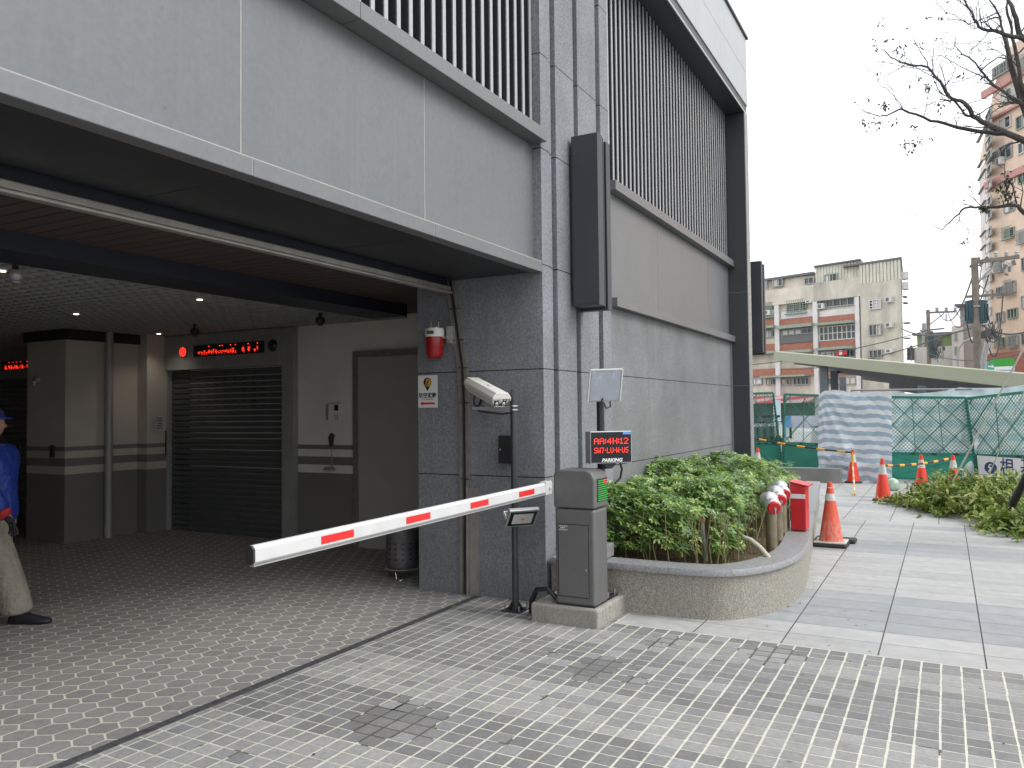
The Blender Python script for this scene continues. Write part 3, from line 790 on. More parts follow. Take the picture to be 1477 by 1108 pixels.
q = MB(); q.box(5.4415,2.503,.712,5.4424,2.567,.727); pl = q.build('plate_band', M['black'], d_)
text('plate_letters', '■ ■ ■', .012, frame_m((5.4408,2.535,.7195), (0,-1,0), (0,0,1)), M['txtW'], d_, .0003)
# lit louvre window on the right face of the hood
q = MB(); q.box(5.50,2.274,.915,5.69,2.2785,1.085); W_ = q.build('signal_window', M['black'], t)
q = MB()
for i in range(10): q.box(5.506,2.270,.921+i*.0162,5.684,2.2738,.9272+i*.0162)
q.build('light_slats', M['greenled'], W_)
q = MB()
for i in range(2): q.box(5.60,2.2685,1.05+i*.0162,5.685,2.2695,1.057+i*.0162)
q.build('red_slats', M['redlamp'], W_)
# arm
A0 = P(363,801,1,2.633); A1 = P(703,723,1,2.633); A1 = A0+(A1-A0)*((5.43-A0.x)/(A1.x-A0.x)); ad = (A1-A0).normalized(); au = Vector((0,0,1)) - ad*ad.z; au.normalize()
def arm_sec(p, hw, hh, ch):
    return [p+Vector((0,a,0))+au*b for a,b in ((-hw,-hh+ch),(-hw,hh-ch),(-hw+ch,hh),(hw-ch,hh),(hw,hh-ch),(hw,-hh+ch),(hw-ch,-hh),(-hw+ch,-hh))]
q = MB(); q.prism(arm_sec(A0,.0225,.042,.013), A1-A0)
ARM = q.build('arm', M['white_paint'], t, bevel=.003)
q = MB(); q.prism(arm_sec(A0-ad*.012,.0215,.041,.013), ad*.0118); q.build('end_cap', M['black'], ARM, bevel=.003)
q = MB(); q.prism([A0+Vector((0,-.012,0))-au*.0425, A0+Vector((0,.012,0))-au*.0425, A0+Vector((0,.012,0))-au*.050, A0+Vector((0,-.012,0))-au*.050], A1-A0); q.build('lower_rail', M['grey_alu'], ARM)
for a, b in ((2.90,3.135),(3.577,3.808),(4.25,4.471),(4.893,5.125)):
    pa = A0+ad*(a-A0.x); pb = A0+ad*(b-A0.x); q = MB()
    oy = Vector((0,-.0238,0))
    q.obox((pa+pb)/2+oy, (pb-pa)/2, Vector((0,.0009,0)), au*.0185); q.build('red_sticker', M['red_tape'], ARM)
q = MB(); q.obox(A1-ad*.07, ad*.05, Vector((0,.028,0)), au*.049); q.lathe([(.014,0),(.014,.012)], A1-ad*.06+Vector((0,-.029,0)), 12, Matrix.Rotation(RAD(90),3,'X'))
q.build('arm_clamp', M['white_paint'], t, bevel=.004)
# black cable behind the cabinet
q = MB(); q.tube([(5.52,2.63,.17),(5.50,2.70,.24),(5.52,2.80,.22),(5.58,2.88,.10),(5.62,2.90,0)], .02, 10)
tag(q.build('cable', M['black'], None, smooth=60), 'thick black cable curving off the plinth behind the barrier cabinet', 'cable')
# floodlight and camera pole
px_, py_ = 5.64, 3.05
t = thing('camera_pole', (px_,py_,0), 'slim dark metal pole with a bolted foot plate beside the dark jamb', 'pole')
q = MB(); q.tube([(px_,py_,.01),(px_,py_,1.768)], .027, 18); q.build('pole', M['pole_grey'], t, smooth=40)
q = MB(); q.box(px_-.085,py_-.085,.004,px_+.085,py_+.085,.018)
for k in range(4):
    dx, dy = ((1,0),(0,1),(-1,0),(0,-1))[k]; v = Vector((dx,dy,0)); n_ = Vector((-dy,dx,0))
    q.prism([Vector((px_,py_,.018))+v*.027-n_*.003, Vector((px_,py_,.018))+v*.075-n_*.003, Vector((px_,py_,.085))+v*.027-n_*.003], n_*.006)
q.build('foot_plate', M['black_metal'], t)
q = MB()
for a in (-1,1):
    for b in (-1,1): q.lathe([(.006,0),(.006,.03),(.01,.03),(.01,.04)], (px_+a*.065,py_+b*.065,.018), 8)
q.build('anchor_bolts', M['chrome'], t)
# security camera
ca, cb = P(681,551,0,5.60), P(724,576,0,5.60)
ca, cb = P(682,553,0,5.80), P(722,575,0,5.46)
ax = (cb-ca).normalized(); sdv = ax.cross(Vector((0,0,1))).normalized(); uv = sdv.cross(ax)
t = thing('security_camera', (px_,py_,1.6), 'white box security camera on an arm at the top of the slim pole', 'camera')
Lc = (cb-ca).length
def sec(p, prof): return [p+sdv*a+uv*b for a,b in prof]
q = MB(); q.prism(sec(ca, ((-.056,-.045),(-.074,-.016),(-.074,.0),(.074,.0),(.074,-.016),(.056,-.045),(.042,-.07),(-.042,-.07))), cb-ca)
q.build('housing', M['white_plastic'], t, bevel=.004)
q = MB(); q.prism(sec(ca-ax*.01, ((-.079,-.014),(-.079,.014),(-.05,.05),(.05,.05),(.079,.014),(.079,-.014),(.074,-.014),(.074,.002),(-.074,.002),(-.074,-.014))), (cb-ca)*1.04+ax*.012)
q.build('sunshield', M['white_plastic'], t, bevel=.003)
q = MB(); q.obox(cb+ax*.002-uv*.030, ax*.002, sdv*.052, uv*.029); LN = q.build('front_window', M['lens_dark'], t)
Mx = Matrix((sdv, uv, ax)).transposed()
q = MB()
for a, b, r in ((-.03,-.043,.014),(.03,-.043,.014),(0,-.022,.019),(-.034,-.013,.009),(.034,-.013,.009)): q.lathe([(r,0),(r,.003),(r*.6,.005)], cb+ax*.004+sdv*a+uv*b, 14, Mx)
q.build('lights', M['chrome'], LN)
q = MB(); mid = ca+(cb-ca)*.55+uv*.0505; q.obox(mid, ax*.018, sdv*.012, uv*.0008); q.build('sticker', M['bluesticker'], t)
pa = ca+(cb-ca)*.36-uv*.07; ba = P(690,593,0,5.68); 
q = MB(); q.tube([pa, pa-Vector((0,0,.035)), Vector((5.66,pa.y,pa.z-.075))], .017, 10); q.lathe([(.026,0),(.026,.014)], (5.66,pa.y,pa.z-.082), 14); q.build('joint', M['black_metal'], t)
q = MB(); y2 = py_+.018; y1 = pa.y+.05; zb = pa.z-.085
q.prism([(px_-.02,y1,zb),(px_-.02,y1,zb-.018),(px_-.02,y2,zb-.045),(px_-.02,y2,zb+.006)], (.04,0,0)); q.build('arm', M['grey_alu'], t)
q = MB()
for z in (zb-.03, zb+.0): q.lathe([(.0275,0),(.035,0),(.035,.010),(.0275,.010)], (px_,py_,z), 18)
q.build('clamps', M['chrome'], t)
q = MB(); e0 = ca+ax*.08-uv*.05; q.tube([e0, e0+Vector((0,.015,-.05)), e0+Vector((-.02,.01,-.10)), Vector((5.62,pa.y-.02,pa.z-.12)), Vector((5.62,py_+.1,zb-.06)), Vector((5.62,py_+.02,zb-.05))], .007, 8); q.build('cables', M['black'], t, smooth=60)
# floodlight
fc = P(752,746,0,5.58); fc = Vector((5.585,fc.y,fc.z))
nf = Vector((-.50,-.62,-.60)).normalized(); rf = Vector((0,0,1)).cross(nf).normalized(); uf = nf.cross(rf)
t = thing('floodlight', fc, 'white framed floodlight tilted down on the slim pole below the barrier arm', 'floodlight')
q = MB(); q.obox(fc, rf*.128, uf*.088, nf*.018); q.prism([fc-nf*.016+rf*a*.06+uf*b*.04 for a,b in ((-1,-1),(1,-1),(1,1),(-1,1))], -nf*.03); q.build('housing', M['grey_alu'], t, bevel=.006)
q = MB(); q.obox(fc+nf*.0192, rf*.112, uf*.071, nf*.001); RF = q.build('reflector', M['lens_dark'], t)
q = MB(); q.obox(fc+nf*.0212, rf*.084, uf*.05, nf*.0009); q.build('reflector_plate', M['white_paint'], RF)
q = MB(); q.obox(fc+nf*.023, rf*.013, uf*.011, nf*.0008); q.build('chip', M['yellow'], RF)
q = MB()
for s_i in (-1,1): q.beam(fc+rf*.133*s_i, fc+rf*.133*s_i-nf*.06, .006, .03, uf)
q.beam(fc-nf*.06-rf*.136, fc-nf*.06+rf*.136, .006, .03, uf); q.build('yoke', M['white_plastic'], t)
# display post behind the cabinet
dp = Vector((5.83, P(867.5,700,0,5.83).y, .145))
t = thing('display_post', dp, 'round black post with a foot plate behind the barrier cabinet', 'post')
q = MB(); q.tube([dp+Vector((0,0,.01)), dp+Vector((0,0,1.56))], .03, 20); q.build('post', M['black_metal'], t, smooth=40)
q = MB(); q.box(dp.x-.09,dp.y-.09,.146,dp.x+.09,dp.y+.09,.158); q.build('foot_plate', M['black_metal'], t)
q = MB()
for a in (-1,1):
    for b in (-1,1): q.lathe([(.007,0),(.007,.03),(.011,.03),(.011,.042)], dp+Vector((a*.07,b*.07,.013)), 8)
q.build('anchor_bolts', M['chrome'], t)
# LED display
DA = RAD(46)
nd = Vector((-math.cos(DA),-math.sin(DA),0)); rd = Vector((math.sin(DA),-math.cos(DA),0)); ud = Vector((0,0,1))
dc = P(880,645,0,5.72)+nd*.02
t = thing('parking_display', dc, 'red LED clock display in a grey box lettered PARKING above the barrier cabinet', 'LED sign')
hw, hh = .172, .122
q = MB(); q.obox(dc-nd*.05, rd*hw, nd*.05, ud*hh); q.build('box', M['grey_alu'], t, bevel=.004)
q = MB(); q.obox(dc+nd*.001, rd*(hw-.006), nd*.0008, ud*(hh-.007)); q.build('screen', M['lens_dark'], t)
FONT = {'A':'01110 10001 10001 11111 10001 10001 10001','4':'00010 00110 01010 10010 11111 00010 00010','H':'10001 10001 10001 11111 10001 10001 10001',':':'0 1 1 0 1 1 0','1':'010 110 010 010 010 010 111','2':'01110 10001 00001 00010 00100 01000 11111','7':'11111 00001 00010 00010 00100 00100 00100','S':'01111 10000 10000 01110 00001 00001 11110','W':'10001 10001 10001 10101 10101 11011 10001','-':'000 000 000 111 000 000 000','L':'10000 10000 10000 10000 10000 10000 11111','U':'10001 10001 10001 10001 10001 10001 01110','0':'01110 10001 10001 10001 10001 10001 01110',"'":'1 1 0 0 0 0 0','.':'0 0 0 0 0 0 1','o':'0000 0000 0110 1001 1001 1001 0110','V':'10001 10001 10001 10001 10001 01010 00100','a':'0000 0000 0110 0001 0111 1001 0111'}
def dots(s, w, h, cx_, cz_, name):
    q = MB(); cols = sum(len(FONT[c].split()[0])+1 for c in s)-1; dx = w/cols; dz = h/7; u0 = -w/2
    for c in s:
        rows = FONT[c].split()
        for r, row in enumerate(rows):
            for i, b in enumerate(row):
                if b == '1':
                    p = dc+nd*.0026+rd*(cx_+u0+(i+.5)*dx)+ud*(cz_+h/2-(r+.5)*dz)
                    q.obox(p, rd*dx*.43, nd*.0006, ud*dz*.43)
        u0 += (len(rows[0])+1)*dx
    q.build(name, M['redled'], t)
dots('AA:4H:12', .285, .046, .0, .047, 'time_characters')
dots('SW7-LU-W-US', .285, .042, .0, -.022, 'date_characters')
text('lettering', 'PARKING', .036, frame_m(dc+nd*.0025-ud*.099+rd*.004, rd, ud), M['txtW'], t, .0004, shear=.25, bold=.0012, sx=1.12)
q = MB(); q.obox(dc+nd*.0028+rd*.13+ud*.106, rd*.033, nd*.0007, ud*.010); q.build('sticker', M['bluesticker'], t)
q = MB(); q.prism([dc-nd*.03+rd*a-ud*(hh+.001) for a in (-.06,.06)]+[dc-nd*.03+rd*a-ud*(hh+.04) for a in (.02,-.02)], -nd*.05); q.beam(dc-nd*.05-ud*(hh+.03), Vector((dp.x,dp.y,dc.z-hh-.03)), .04, .03)
q.tube([dc-nd*.04+rd*.09-ud*(hh), dc-nd*.05+rd*.11-ud*(hh+.05), dc-nd*.06+rd*.10-ud*(hh+.12), dc-nd*.05+rd*.05-ud*(hh+.16)], .009, 8)
q.build('bracket', M['black'], t)
# reader antenna wrapped in film
na = Vector((-.86,-.50,-.12)).normalized(); ra = Vector((0,0,1)).cross(-na).normalized(); ua = ra.cross(na)*-1
if ua.z < 0: ua = -ua
ra = Vector((.50,-.86,.02)).normalized(); ua = (Vector((0,0,1))-na*na.z-ra*ra.z); ua = (ua+ra*.10).normalized()
pc = P(872.5,557,0,5.74)
t = thing('reader_antenna', pc, 'square grey reader panel wrapped in crumpled clear film on top of the black post', 'antenna')
q = MB(); q.obox(pc, ra*.118, ua*.118, na*.016); q.build('panel', simple('reader_grey', (.30,.325,.37), .35, 0, .05), t, bevel=.008)
q = MB()
for a_, b_ in ((-1,0),(1,0)): q.obox(pc+ra*.124*a_+na*.004, ra*.006, ua*.122, na*.015)
q.build('film_edge', M['white_paint'], t, bevel=.004)
fl = MB(); n = 14
vs = []; fs = []
for i in range(n+1):
    for j in range(n+1):
        a = (i/n-.5)*2; b = (j/n-.5)*2
        e = max(abs(a), abs(b)); k = 1.13+random.uniform(-.03,.06)*(e > .85)+(.12 if (a > .8 and b > .8) else 0)+(.1 if (a > .7 and b < -.7) else 0)
        vs.append(pc+ra*a*.118*k+ua*b*.118*k+na*(.022+random.uniform(0,.008)-(.03 if e > .95 else 0)))
for i in range(n):
    for j in range(n): fs.append((i*(n+1)+j, (i+1)*(n+1)+j, (i+1)*(n+1)+j+1, i*(n+1)+j+1))
fl.add(vs, fs); fl.build('film', M['film'], t, smooth=True)
q = MB(); q.obox(pc+ua*.126+na*.0, ra*.125, ua*.008, na*.02); q.build('film_fold', M['white_paint'], t, bevel=.006)
q = MB(); q.tube([pc-na*.02, Vector((dp.x,dp.y,pc.z-.08)), Vector((dp.x,dp.y,1.66))], .02, 10); q.build('neck', M['black_metal'], t)
q = MB(); q.tube([pc-ua*.09+na*.018-ra*.01, pc-ua*.115+na*.02-ra*.02, pc-ua*.13+na*.03+ra*.0, pc-ua*.17+na*.03+ra*.02, pc-ua*.16+na*.01+ra*.055, pc-ua*.12+na*.0+ra*.05], .007, 8); q.build('cable', M['black'], t, smooth=60)
# perforated incinerator drum
bx, by = 6.16, 4.60
bp = G(583,835); bx, by = bp.x+.02, bp.y+.03
t = thing('incinerator_drum', (bx,by,0), 'perforated steel burner drum standing on wire legs behind the jamb', 'drum')
q = MB(); q.lathe([(.135,.115),(.15,.12),(.155,.16),(.158,.42),(.165,.44),(.166,.47),(.15,.475),(.02,.47)], (bx,by,0), 36); DR = q.build('drum', simple('burnt_steel', (.16,.15,.16), .42, .6, .35, 6, .1, 30, .3), t, smooth=40)
q = MB()
for a in range(14):
    for z in (.2,.25,.3,.35):
        th = a*6.283/14+.2; v = Vector((math.cos(th),math.sin(th),0)); n_ = Vector((-v.y,v.x,0))
        q.obox(Vector((bx,by,z))+v*.158, v*.002, n_*.013, Vector((0,0,.006)))
q.build('vent_slots', M['black'], DR)
q = MB(); q.lathe([(.02,.10),(.175,.10),(.18,.106),(.175,.112),(.02,.112)], (bx,by,0), 32); q.build('tray', M['zinc'], t, smooth=40)
for a in range(3):
    th = RAD(205+a*120); v = Vector((math.cos(th),math.sin(th),0)); n_ = Vector((-v.y,v.x,0)); c0 = Vector((bx,by,0))
    q = MB(); q.tube([c0+v*.12+n_*.05+Vector((0,0,.10)), c0+v*.15+n_*.03+Vector((0,0,.02)), c0+v*.16+Vector((0,0,.008)), c0+v*.15-n_*.03+Vector((0,0,.02)), c0+v*.12-n_*.05+Vector((0,0,.10))], .005, 8); q.build('leg', M['chrome'], t)
# green leaf scrap on the strip
q = MB(); lp = G(652,880); q.add([(lp.x+a,lp.y+b,.013+c) for a,b,c in ((0,0,0),(.03,.02,.008),(.09,.03,.004),(.04,-.01,.01))], [(0,1,2,3)], (.2,.3,.04)); tag(q.build('fallen_leaf', M['leaf'], fix=False), 'single pale green leaf lying beside the dark threshold strip', 'leaf')

# ------------------------------------------------------------------ planter
t = thing('planter', (8.5,2,0), 'curved pebble dash planter with a dark granite cap', 'planter')
def catmull(pts, n=8):
    out = []; N = len(pts)
    for i in range(N-1):
        p0 = pts[max(i-1,0)]; p1 = pts[i]; p2 = pts[i+1]; p3 = pts[min(i+2,N-1)]
        for k in range(n):
            u = k/n
            out.append(tuple(.5*((2*p1[j])+(-p0[j]+p2[j])*u+(2*p0[j]-5*p1[j]+4*p2[j]-p3[j])*u*u+(-p0[j]+3*p1[j]-3*p2[j]+p3[j])*u**3) for j in range(2)))
    out.append(tuple(pts[-1])); return out
outer = catmull([(5.99,2.90),(5.98,2.3),(5.995,1.75),(6.1,1.45),(6.42,1.24),(6.9,1.13),(7.5,1.13),(8.6,1.25),(10.5,1.46),(12.6,1.70),(13.9,1.85)], 10)
def offset(poly, dd):
    out = []
    for i, p in enumerate(poly):
        a = Vector(poly[max(i-1,0)]); b = Vector(poly[min(i+1,len(poly)-1)]); v = (b-a).normalized(); nn = Vector((-v.y, v.x))
        out.append((p[0]+nn.x*dd, p[1]+nn.y*dd))
    return out
def strip(mb, sections, close=True):
    """sections: list of rings (same count) -> skin"""
    n = len(sections[0]); vs = [p for s_ in sections for p in s_]; fs = []
    for i in range(len(sections)-1):
        for k2 in range(n if close else n-1):
            fs.append((i*n+k2, i*n+(k2+1)%n, (i+1)*n+(k2+1)%n, (i+1)*n+k2))
    fs += [tuple(range(n)), tuple((len(sections)-1)*n+k2 for k2 in range(n-1,-1,-1))]
    mb.add(vs, fs)
q = MB(); inn = offset(outer, .16)
strip(q, [[(a[0],a[1],-.01),(a[0],a[1],.335),(b[0],b[1],.335),(b[0],b[1],-.01)] for a,b in zip(outer,inn)])
q.build('wall', M['pebble'], t, smooth=35)
q = MB(); o1 = offset(outer,-.028); o2 = offset(outer,-.016); o3 = offset(outer,.2)
secs = [[(a[0],a[1],.337),(a[0],a[1],.362),(b[0],b[1],.384),(c[0],c[1],.388),(c[0],c[1],.337)] for a,b,c in zip(o1,o2,o3)]
cuts = [0, 6, 17, 30, 44, 58, 72, 86, len(secs)-1]
for a, b in zip(cuts, cuts[1:]):
    q = MB(); ss = [list(map(Vector, s)) for s in secs[a:b+1]]
    dv = (ss[1][0]-ss[0][0]).normalized()*.002
    ss[0] = [p+dv for p in ss[0]]
    strip(q, ss); q.build('cap', M['capstone'], t, smooth=50)
q = MB(); sl_ = [p for p in o3]+[(13.9,2.93),(6.1,2.93)]
q.add([(a,b,.335+random.uniform(-.012,.012)) for a,b in sl_], [tuple(range(len(sl_)))]); q.build('soil', M['soil'], t)
q = MB()
for px, py in ((1186,742),(1150,792)):
    g_ = G(px, py, .2)
tb = MB(); e_ = P(886,800,2,.40); tb.box(e_.x-.16,e_.y,.392,e_.x,e_.y+.3,.50); tag(tb.build('stone_block', M['capstone'], bevel=.008), 'short grey stone block on the planter cap behind the barrier cabinet', 'stone block')
# low end wall behind the planter
la, lb = G(1213,698), G(1080,690)
lv = Vector((la.x,la.y,0)); 
t = MB().box(lv.x,lv.y,-.01,lv.x+.22,lv.y+3.6,.31).build('low_wall', simple('grey_concrete', (.23,.225,.21), .8, 0, .15, 3, .2, 60, .3), None, bevel=.006)
tag(t, 'low grey concrete kerb wall below the green fence at the planter end', 'low wall')

# ------------------------------------------------------------------ foliage
def in_poly(x, y, poly):
    c = False; j = len(poly)-1
    for i in range(len(poly)):
        if (poly[i][1] > y) != (poly[j][1] > y) and x < (poly[j][0]-poly[i][0])*(y-poly[i][1])/(poly[j][1]-poly[i][1])+poly[i][0]: c = not c
        j = i
    return c
def leaf(mb, base, d, n, L, W, col, droop=.2):
    """one folded, pointed leaf: base, direction, normal"""
    d = d.normalized(); s_ = d.cross(n)
    if s_.length < 1e-3: return
    s_.normalize(); n = s_.cross(d)
    p = [base, base+d*L*.35+s_*W+n*W*.25-Vector((0,0,droop*L*.1)), base+d*L*.72+s_*W*.8+n*W*.2-Vector((0,0,droop*L*.35)), base+d*L-Vector((0,0,droop*L*.75)),
         base+d*L*.72-s_*W*.8+n*W*.2-Vector((0,0,droop*L*.35)), base+d*L*.35-s_*W+n*W*.25-Vector((0,0,droop*L*.1)), base+d*L*.5-Vector((0,0,droop*L*.2))]
    mb.add(p, [(0,1,6),(1,2,6),(2,3,6),(3,4,6),(4,5,6),(5,0,6)], col)
def rnd_dir(): 
    z = random.uniform(-1,1); a = random.uniform(0,6.283); r = math.sqrt(1-z*z); return Vector((r*math.cos(a), r*math.sin(a), z))
GREENS = [(.16,.285,.075),(.215,.355,.095),(.11,.21,.06),(.33,.47,.12),(.25,.37,.19),(.46,.55,.20)]
bedpoly = o3+[(13.9,2.90),(6.12,2.90)]
def hedge_top(x, y):
    hgt = 1.0+.05*math.sin(x*3.1+y*2)+.05*math.sin(x*7.3-y*4.1)+.03*math.sin(x*15+y*9)
    hgt -= .16*max(0, min(1, (9.4-x)/2.2))+.07*max(0, min(1, (7.2-x)/1.0))
    if x > 9.2: hgt -= (x-9.2)*.15
    return hgt
leaves = MB(); stems = MB(); cnt = 0
def edge_dist(x, y):
    return min(math.hypot(x-a, y-b) for a, b in o3[::3])
random.seed(11); stk = G(1018,800,.335); pip = G(1093,800,.40)
tries = 0
while cnt < 5800 and tries < 140000:
    tries += 1
    x = 6.05+(13.7-6.05)*random.random()**1.35; y = random.uniform(1.2, 2.9)
    if not in_poly(x, y, bedpoly): continue
    ed = edge_dist(x, y)
    if ed < .06: continue
    top = hedge_top(x, y)-max(0, .30-ed)*1.6
    lowz = .42+random.uniform(-.05,.06)
    if 6.95 < x < 8.5 and ed < .22: continue
    if top < .45: continue
    if ed < .45 and random.random() < .6: z = random.uniform(lowz, top)
    elif random.random() < .2: z = random.uniform(.6, top)
    else: z = top-abs(random.gauss(0,.07))
    if z > 1.15 or z < .40: continue
    if x < 7.2 and ed < .24 and z < .38+.4*(.24-ed)+.04: continue
    if abs((x*stk.y-y*stk.x)/math.hypot(stk.x,stk.y)) < .06 and x < stk.x+.05 and z < .72: continue
    if abs((x*pip.y-y*pip.x)/math.hypot(pip.x,pip.y)) < .13 and ed < .3: continue
    c = Vector((x, y, z)); cnt += 1
    young = random.random() < .25
    base = random.choice(GREENS[3:] if young else GREENS[:4])
    tilt = Vector((random.gauss(0,.35), random.gauss(-.25,.35)-(.25 if ed < .4 else 0), 1)).normalized()
    a0 = random.uniform(0, 6.283); nl = random.choice((6,7,7,8)); sz = random.uniform(.038,.066)*(.9 if young else 1)
    e1 = tilt.orthogonal().normalized(); e2 = tilt.cross(e1)
    for k2 in range(nl):
        a = a0+k2*6.283/nl+random.uniform(-.15,.15)
        dd = e1*math.cos(a)+e2*math.sin(a)+tilt*random.uniform(.05,.35)
        leaf(leaves, c+dd*.008, dd, tilt, sz*random.uniform(.8,1.15), sz*random.uniform(.17,.23), jit(base,.25), random.uniform(.1,.5))
    if random.random() < .05:
        stems.tube([(x+random.uniform(-.06,.06), y+random.uniform(-.05,.05), .33), (x+random.uniform(-.03,.03), y, (.33+z)/2), (x, y, z)], [.006,.005,.003], 5)
for i in range(26):       # bare lower stems along the front edge
    j = random.randrange(8, 60); a = o3[j]; b = offset(o3, random.uniform(.03,.3))[j]
    x, y = b[0]+random.uniform(-.05,.05), b[1]+random.uniform(-.05,.05)
    stems.tube([(x,y,.33),(x+random.uniform(-.04,.04),y+random.uniform(-.04,.04),.5),(x+random.uniform(-.07,.07),y+random.uniform(-.07,.07),.75)], [.0055,.005,.004], 5)
t = thing('hedge', (8.5,2.2,.33), 'dense umbrella leaf hedge growing in the curved planter', 'hedge')
leaves.build('foliage', M['leaf'], t, smooth=False, fix=False); stems.build('stems', M['stem'], t, fix=False)
# dry litter on the soil
lit = MB()
for i in range(420):
    x = random.uniform(6.1,9.5); y = random.uniform(1.2,2.9)
    if in_poly(x, y, bedpoly): leaf(lit, Vector((x,y,.345+random.random()*.012)), Vector((random.gauss(0,1),random.gauss(0,1),.15)), Vector((0,0,1)), random.uniform(.02,.06), random.uniform(.004,.01), jit((.26,.17,.08),.5), .1)
o = lit.build('leaf_litter', M['leaf2'], fix=False); o['kind'] = 'stuff'; o['label'] = 'dry brown leaf litter on the planter soil'; o['category'] = 'litter'
# stake pipe, bent pipe
pa = G(1019,810,.335); pb = P(1013,752,0,pa.x)
t = thing('valve_stake', pa, 'grey stake pipe with a rusty red cap standing in the hedge front', 'stake')
q = MB(); q.tube([pa, pa+(pb-pa)*.96], .016, 12); q.build('pipe', M['frame_grey'], t, smooth=40)
q = MB(); q.lathe([(.017,0),(.022,.006),(.022,.024),(.012,.034)], pa+(pb-pa)*.96, 12); q.build('cap', M['brick'], t, smooth=40)
pts = [G(1110,806,.375), G(1100,795,.45), P(1088,785,0,6.75), P(1071,775,0,6.85)]
q = MB(); pts = [pts[0], pts[0]+(pts[3]-pts[0])*.35+Vector((0,0,.03)), pts[0]+(pts[3]-pts[0])*.7+Vector((0,0,.03)), pts[3]]
q.tube(pts, .021, 12); tag(q.build('bent_pipe', M['pale_pipe'], None, smooth=50), 'pale bent plastic pipe leaning over the planter cap corner', 'pipe')
# fire brigade inlets
def fire_inlet(px, py, x, lab):
    hd = P(px, py, 0, x)
    t = thing('fire_inlet', (hd.x,hd.y,.33), lab, 'fire inlet', 'fire inlets in the planter')
    q = MB(); q.tube([(hd.x,hd.y,.33),(hd.x,hd.y,hd.z-.02)], .048, 20); q.build('standpipe', simple('dull_brass', (.24,.2,.13), .45, .6, .25, 10) if 'dull_brass' not in bpy.data.materials else bpy.data.materials['dull_brass'], t, smooth=40)
    dv = Vector((-.86,-.44,-.25)).normalized(); z_ = dv; x_ = z_.orthogonal().normalized(); y_ = z_.cross(x_); Mr = Matrix((x_,y_,z_)).transposed()
    q = MB(); q.lathe([(.005,.075),(.045,.068),(.075,.04),(.082,0),(.075,-.03),(.05,-.06)], hd+Vector((.02,.02,.03)), 24)
    q.lathe([(.05,-.03),(.068,0),(.072,.05),(.066,.075),(.05,.085)], hd, 24, Mr); q.build('head', M['inlet'], t, smooth=50)
    q = MB(); q.lathe([(.057,.08),(.057,.1),(.05,.112),(.015,.114)], hd, 24, Mr); CP = q.build('cap', M['red_paint'], t, smooth=40)
    q = MB(); q.lathe([(.012,.113),(.012,.13)], hd, 10, Mr); q.tube([hd+dv*.128, hd+dv*.13+Vector((0,0,-.03)), hd+dv*.12+Vector((0,-.01,-.09))], .004, 6); q.build('chain', M['steel'], CP)
fire_inlet(1112,727,7.2,'silver fire inlet with red cap, frontmost of the three in the planter')
fire_inlet(1121,717,7.65,'silver fire inlet with red cap, middle one of the three in the planter')
fire_inlet(1127,709,8.1,'silver fire inlet with red cap, rearmost of the three in the planter')
# red box on slotted posts
mb_ = P(1140,768,2,.40); 
bx0, by0 = 8.22, P(1140,730,0,8.22).y; by1 = P(1162,730,0,8.22).y
zt, zb = P(1150,697,0,8.22).z, P(1150,765,0,8.22).z
t = thing('red_box', (8.3,(by0+by1)/2,zb), 'red metal box with a white band and a sloping lid above the planter cap', 'equipment box')
q = MB(); q.prism([(bx0,by0,zb),(bx0,by1,zb),(bx0,by1,zt-.03),(bx0,by0,zt)], (.22,0,0)); BX = q.build('body', M['red_paint'], t, bevel=.004)
q = MB(); q.prism([(bx0-.035,by0+.004,zt+.008),(bx0-.035,by1-.035,zt-.032),(bx0-.035,by1-.035,zt-.02),(bx0-.035,by0+.004,zt+.02)], (.30,0,0)); q.build('lid', M['red_paint'], t)
q = MB(); zz = P(1150,716,0,8.22).z; q.box(bx0-.0016,by0-.001,zz-.022,bx0-.0004,by1+.001,zz+.022); q.build('white_band', M['plateW'], t)
q = MB(); q.box(bx0-.002,by1+.028,zb+.01,bx0-.0003,by1+.03,zt-.03); q.build('door_seam', M['black'], t)
q = MB()
for yy in (by0+.045,):
    for xx in (8.24,8.42):
        q.box(xx,yy,.34,xx+.035,yy+.004,zt-.02); q.box(xx,yy,.34,xx+.004,yy+.035,zt-.02)
q.box(8.2,by0+.012,zt-.25,8.46,by0+.044,zt-.235)
q.build('slotted_post', M['zinc'], t)
q = MB(); z = .4
while z < zt-.05: q.box(8.238,by0+.060,z,8.2396,by0+.070,z+.02); z += .04
q.build('slots', M['black'], t)

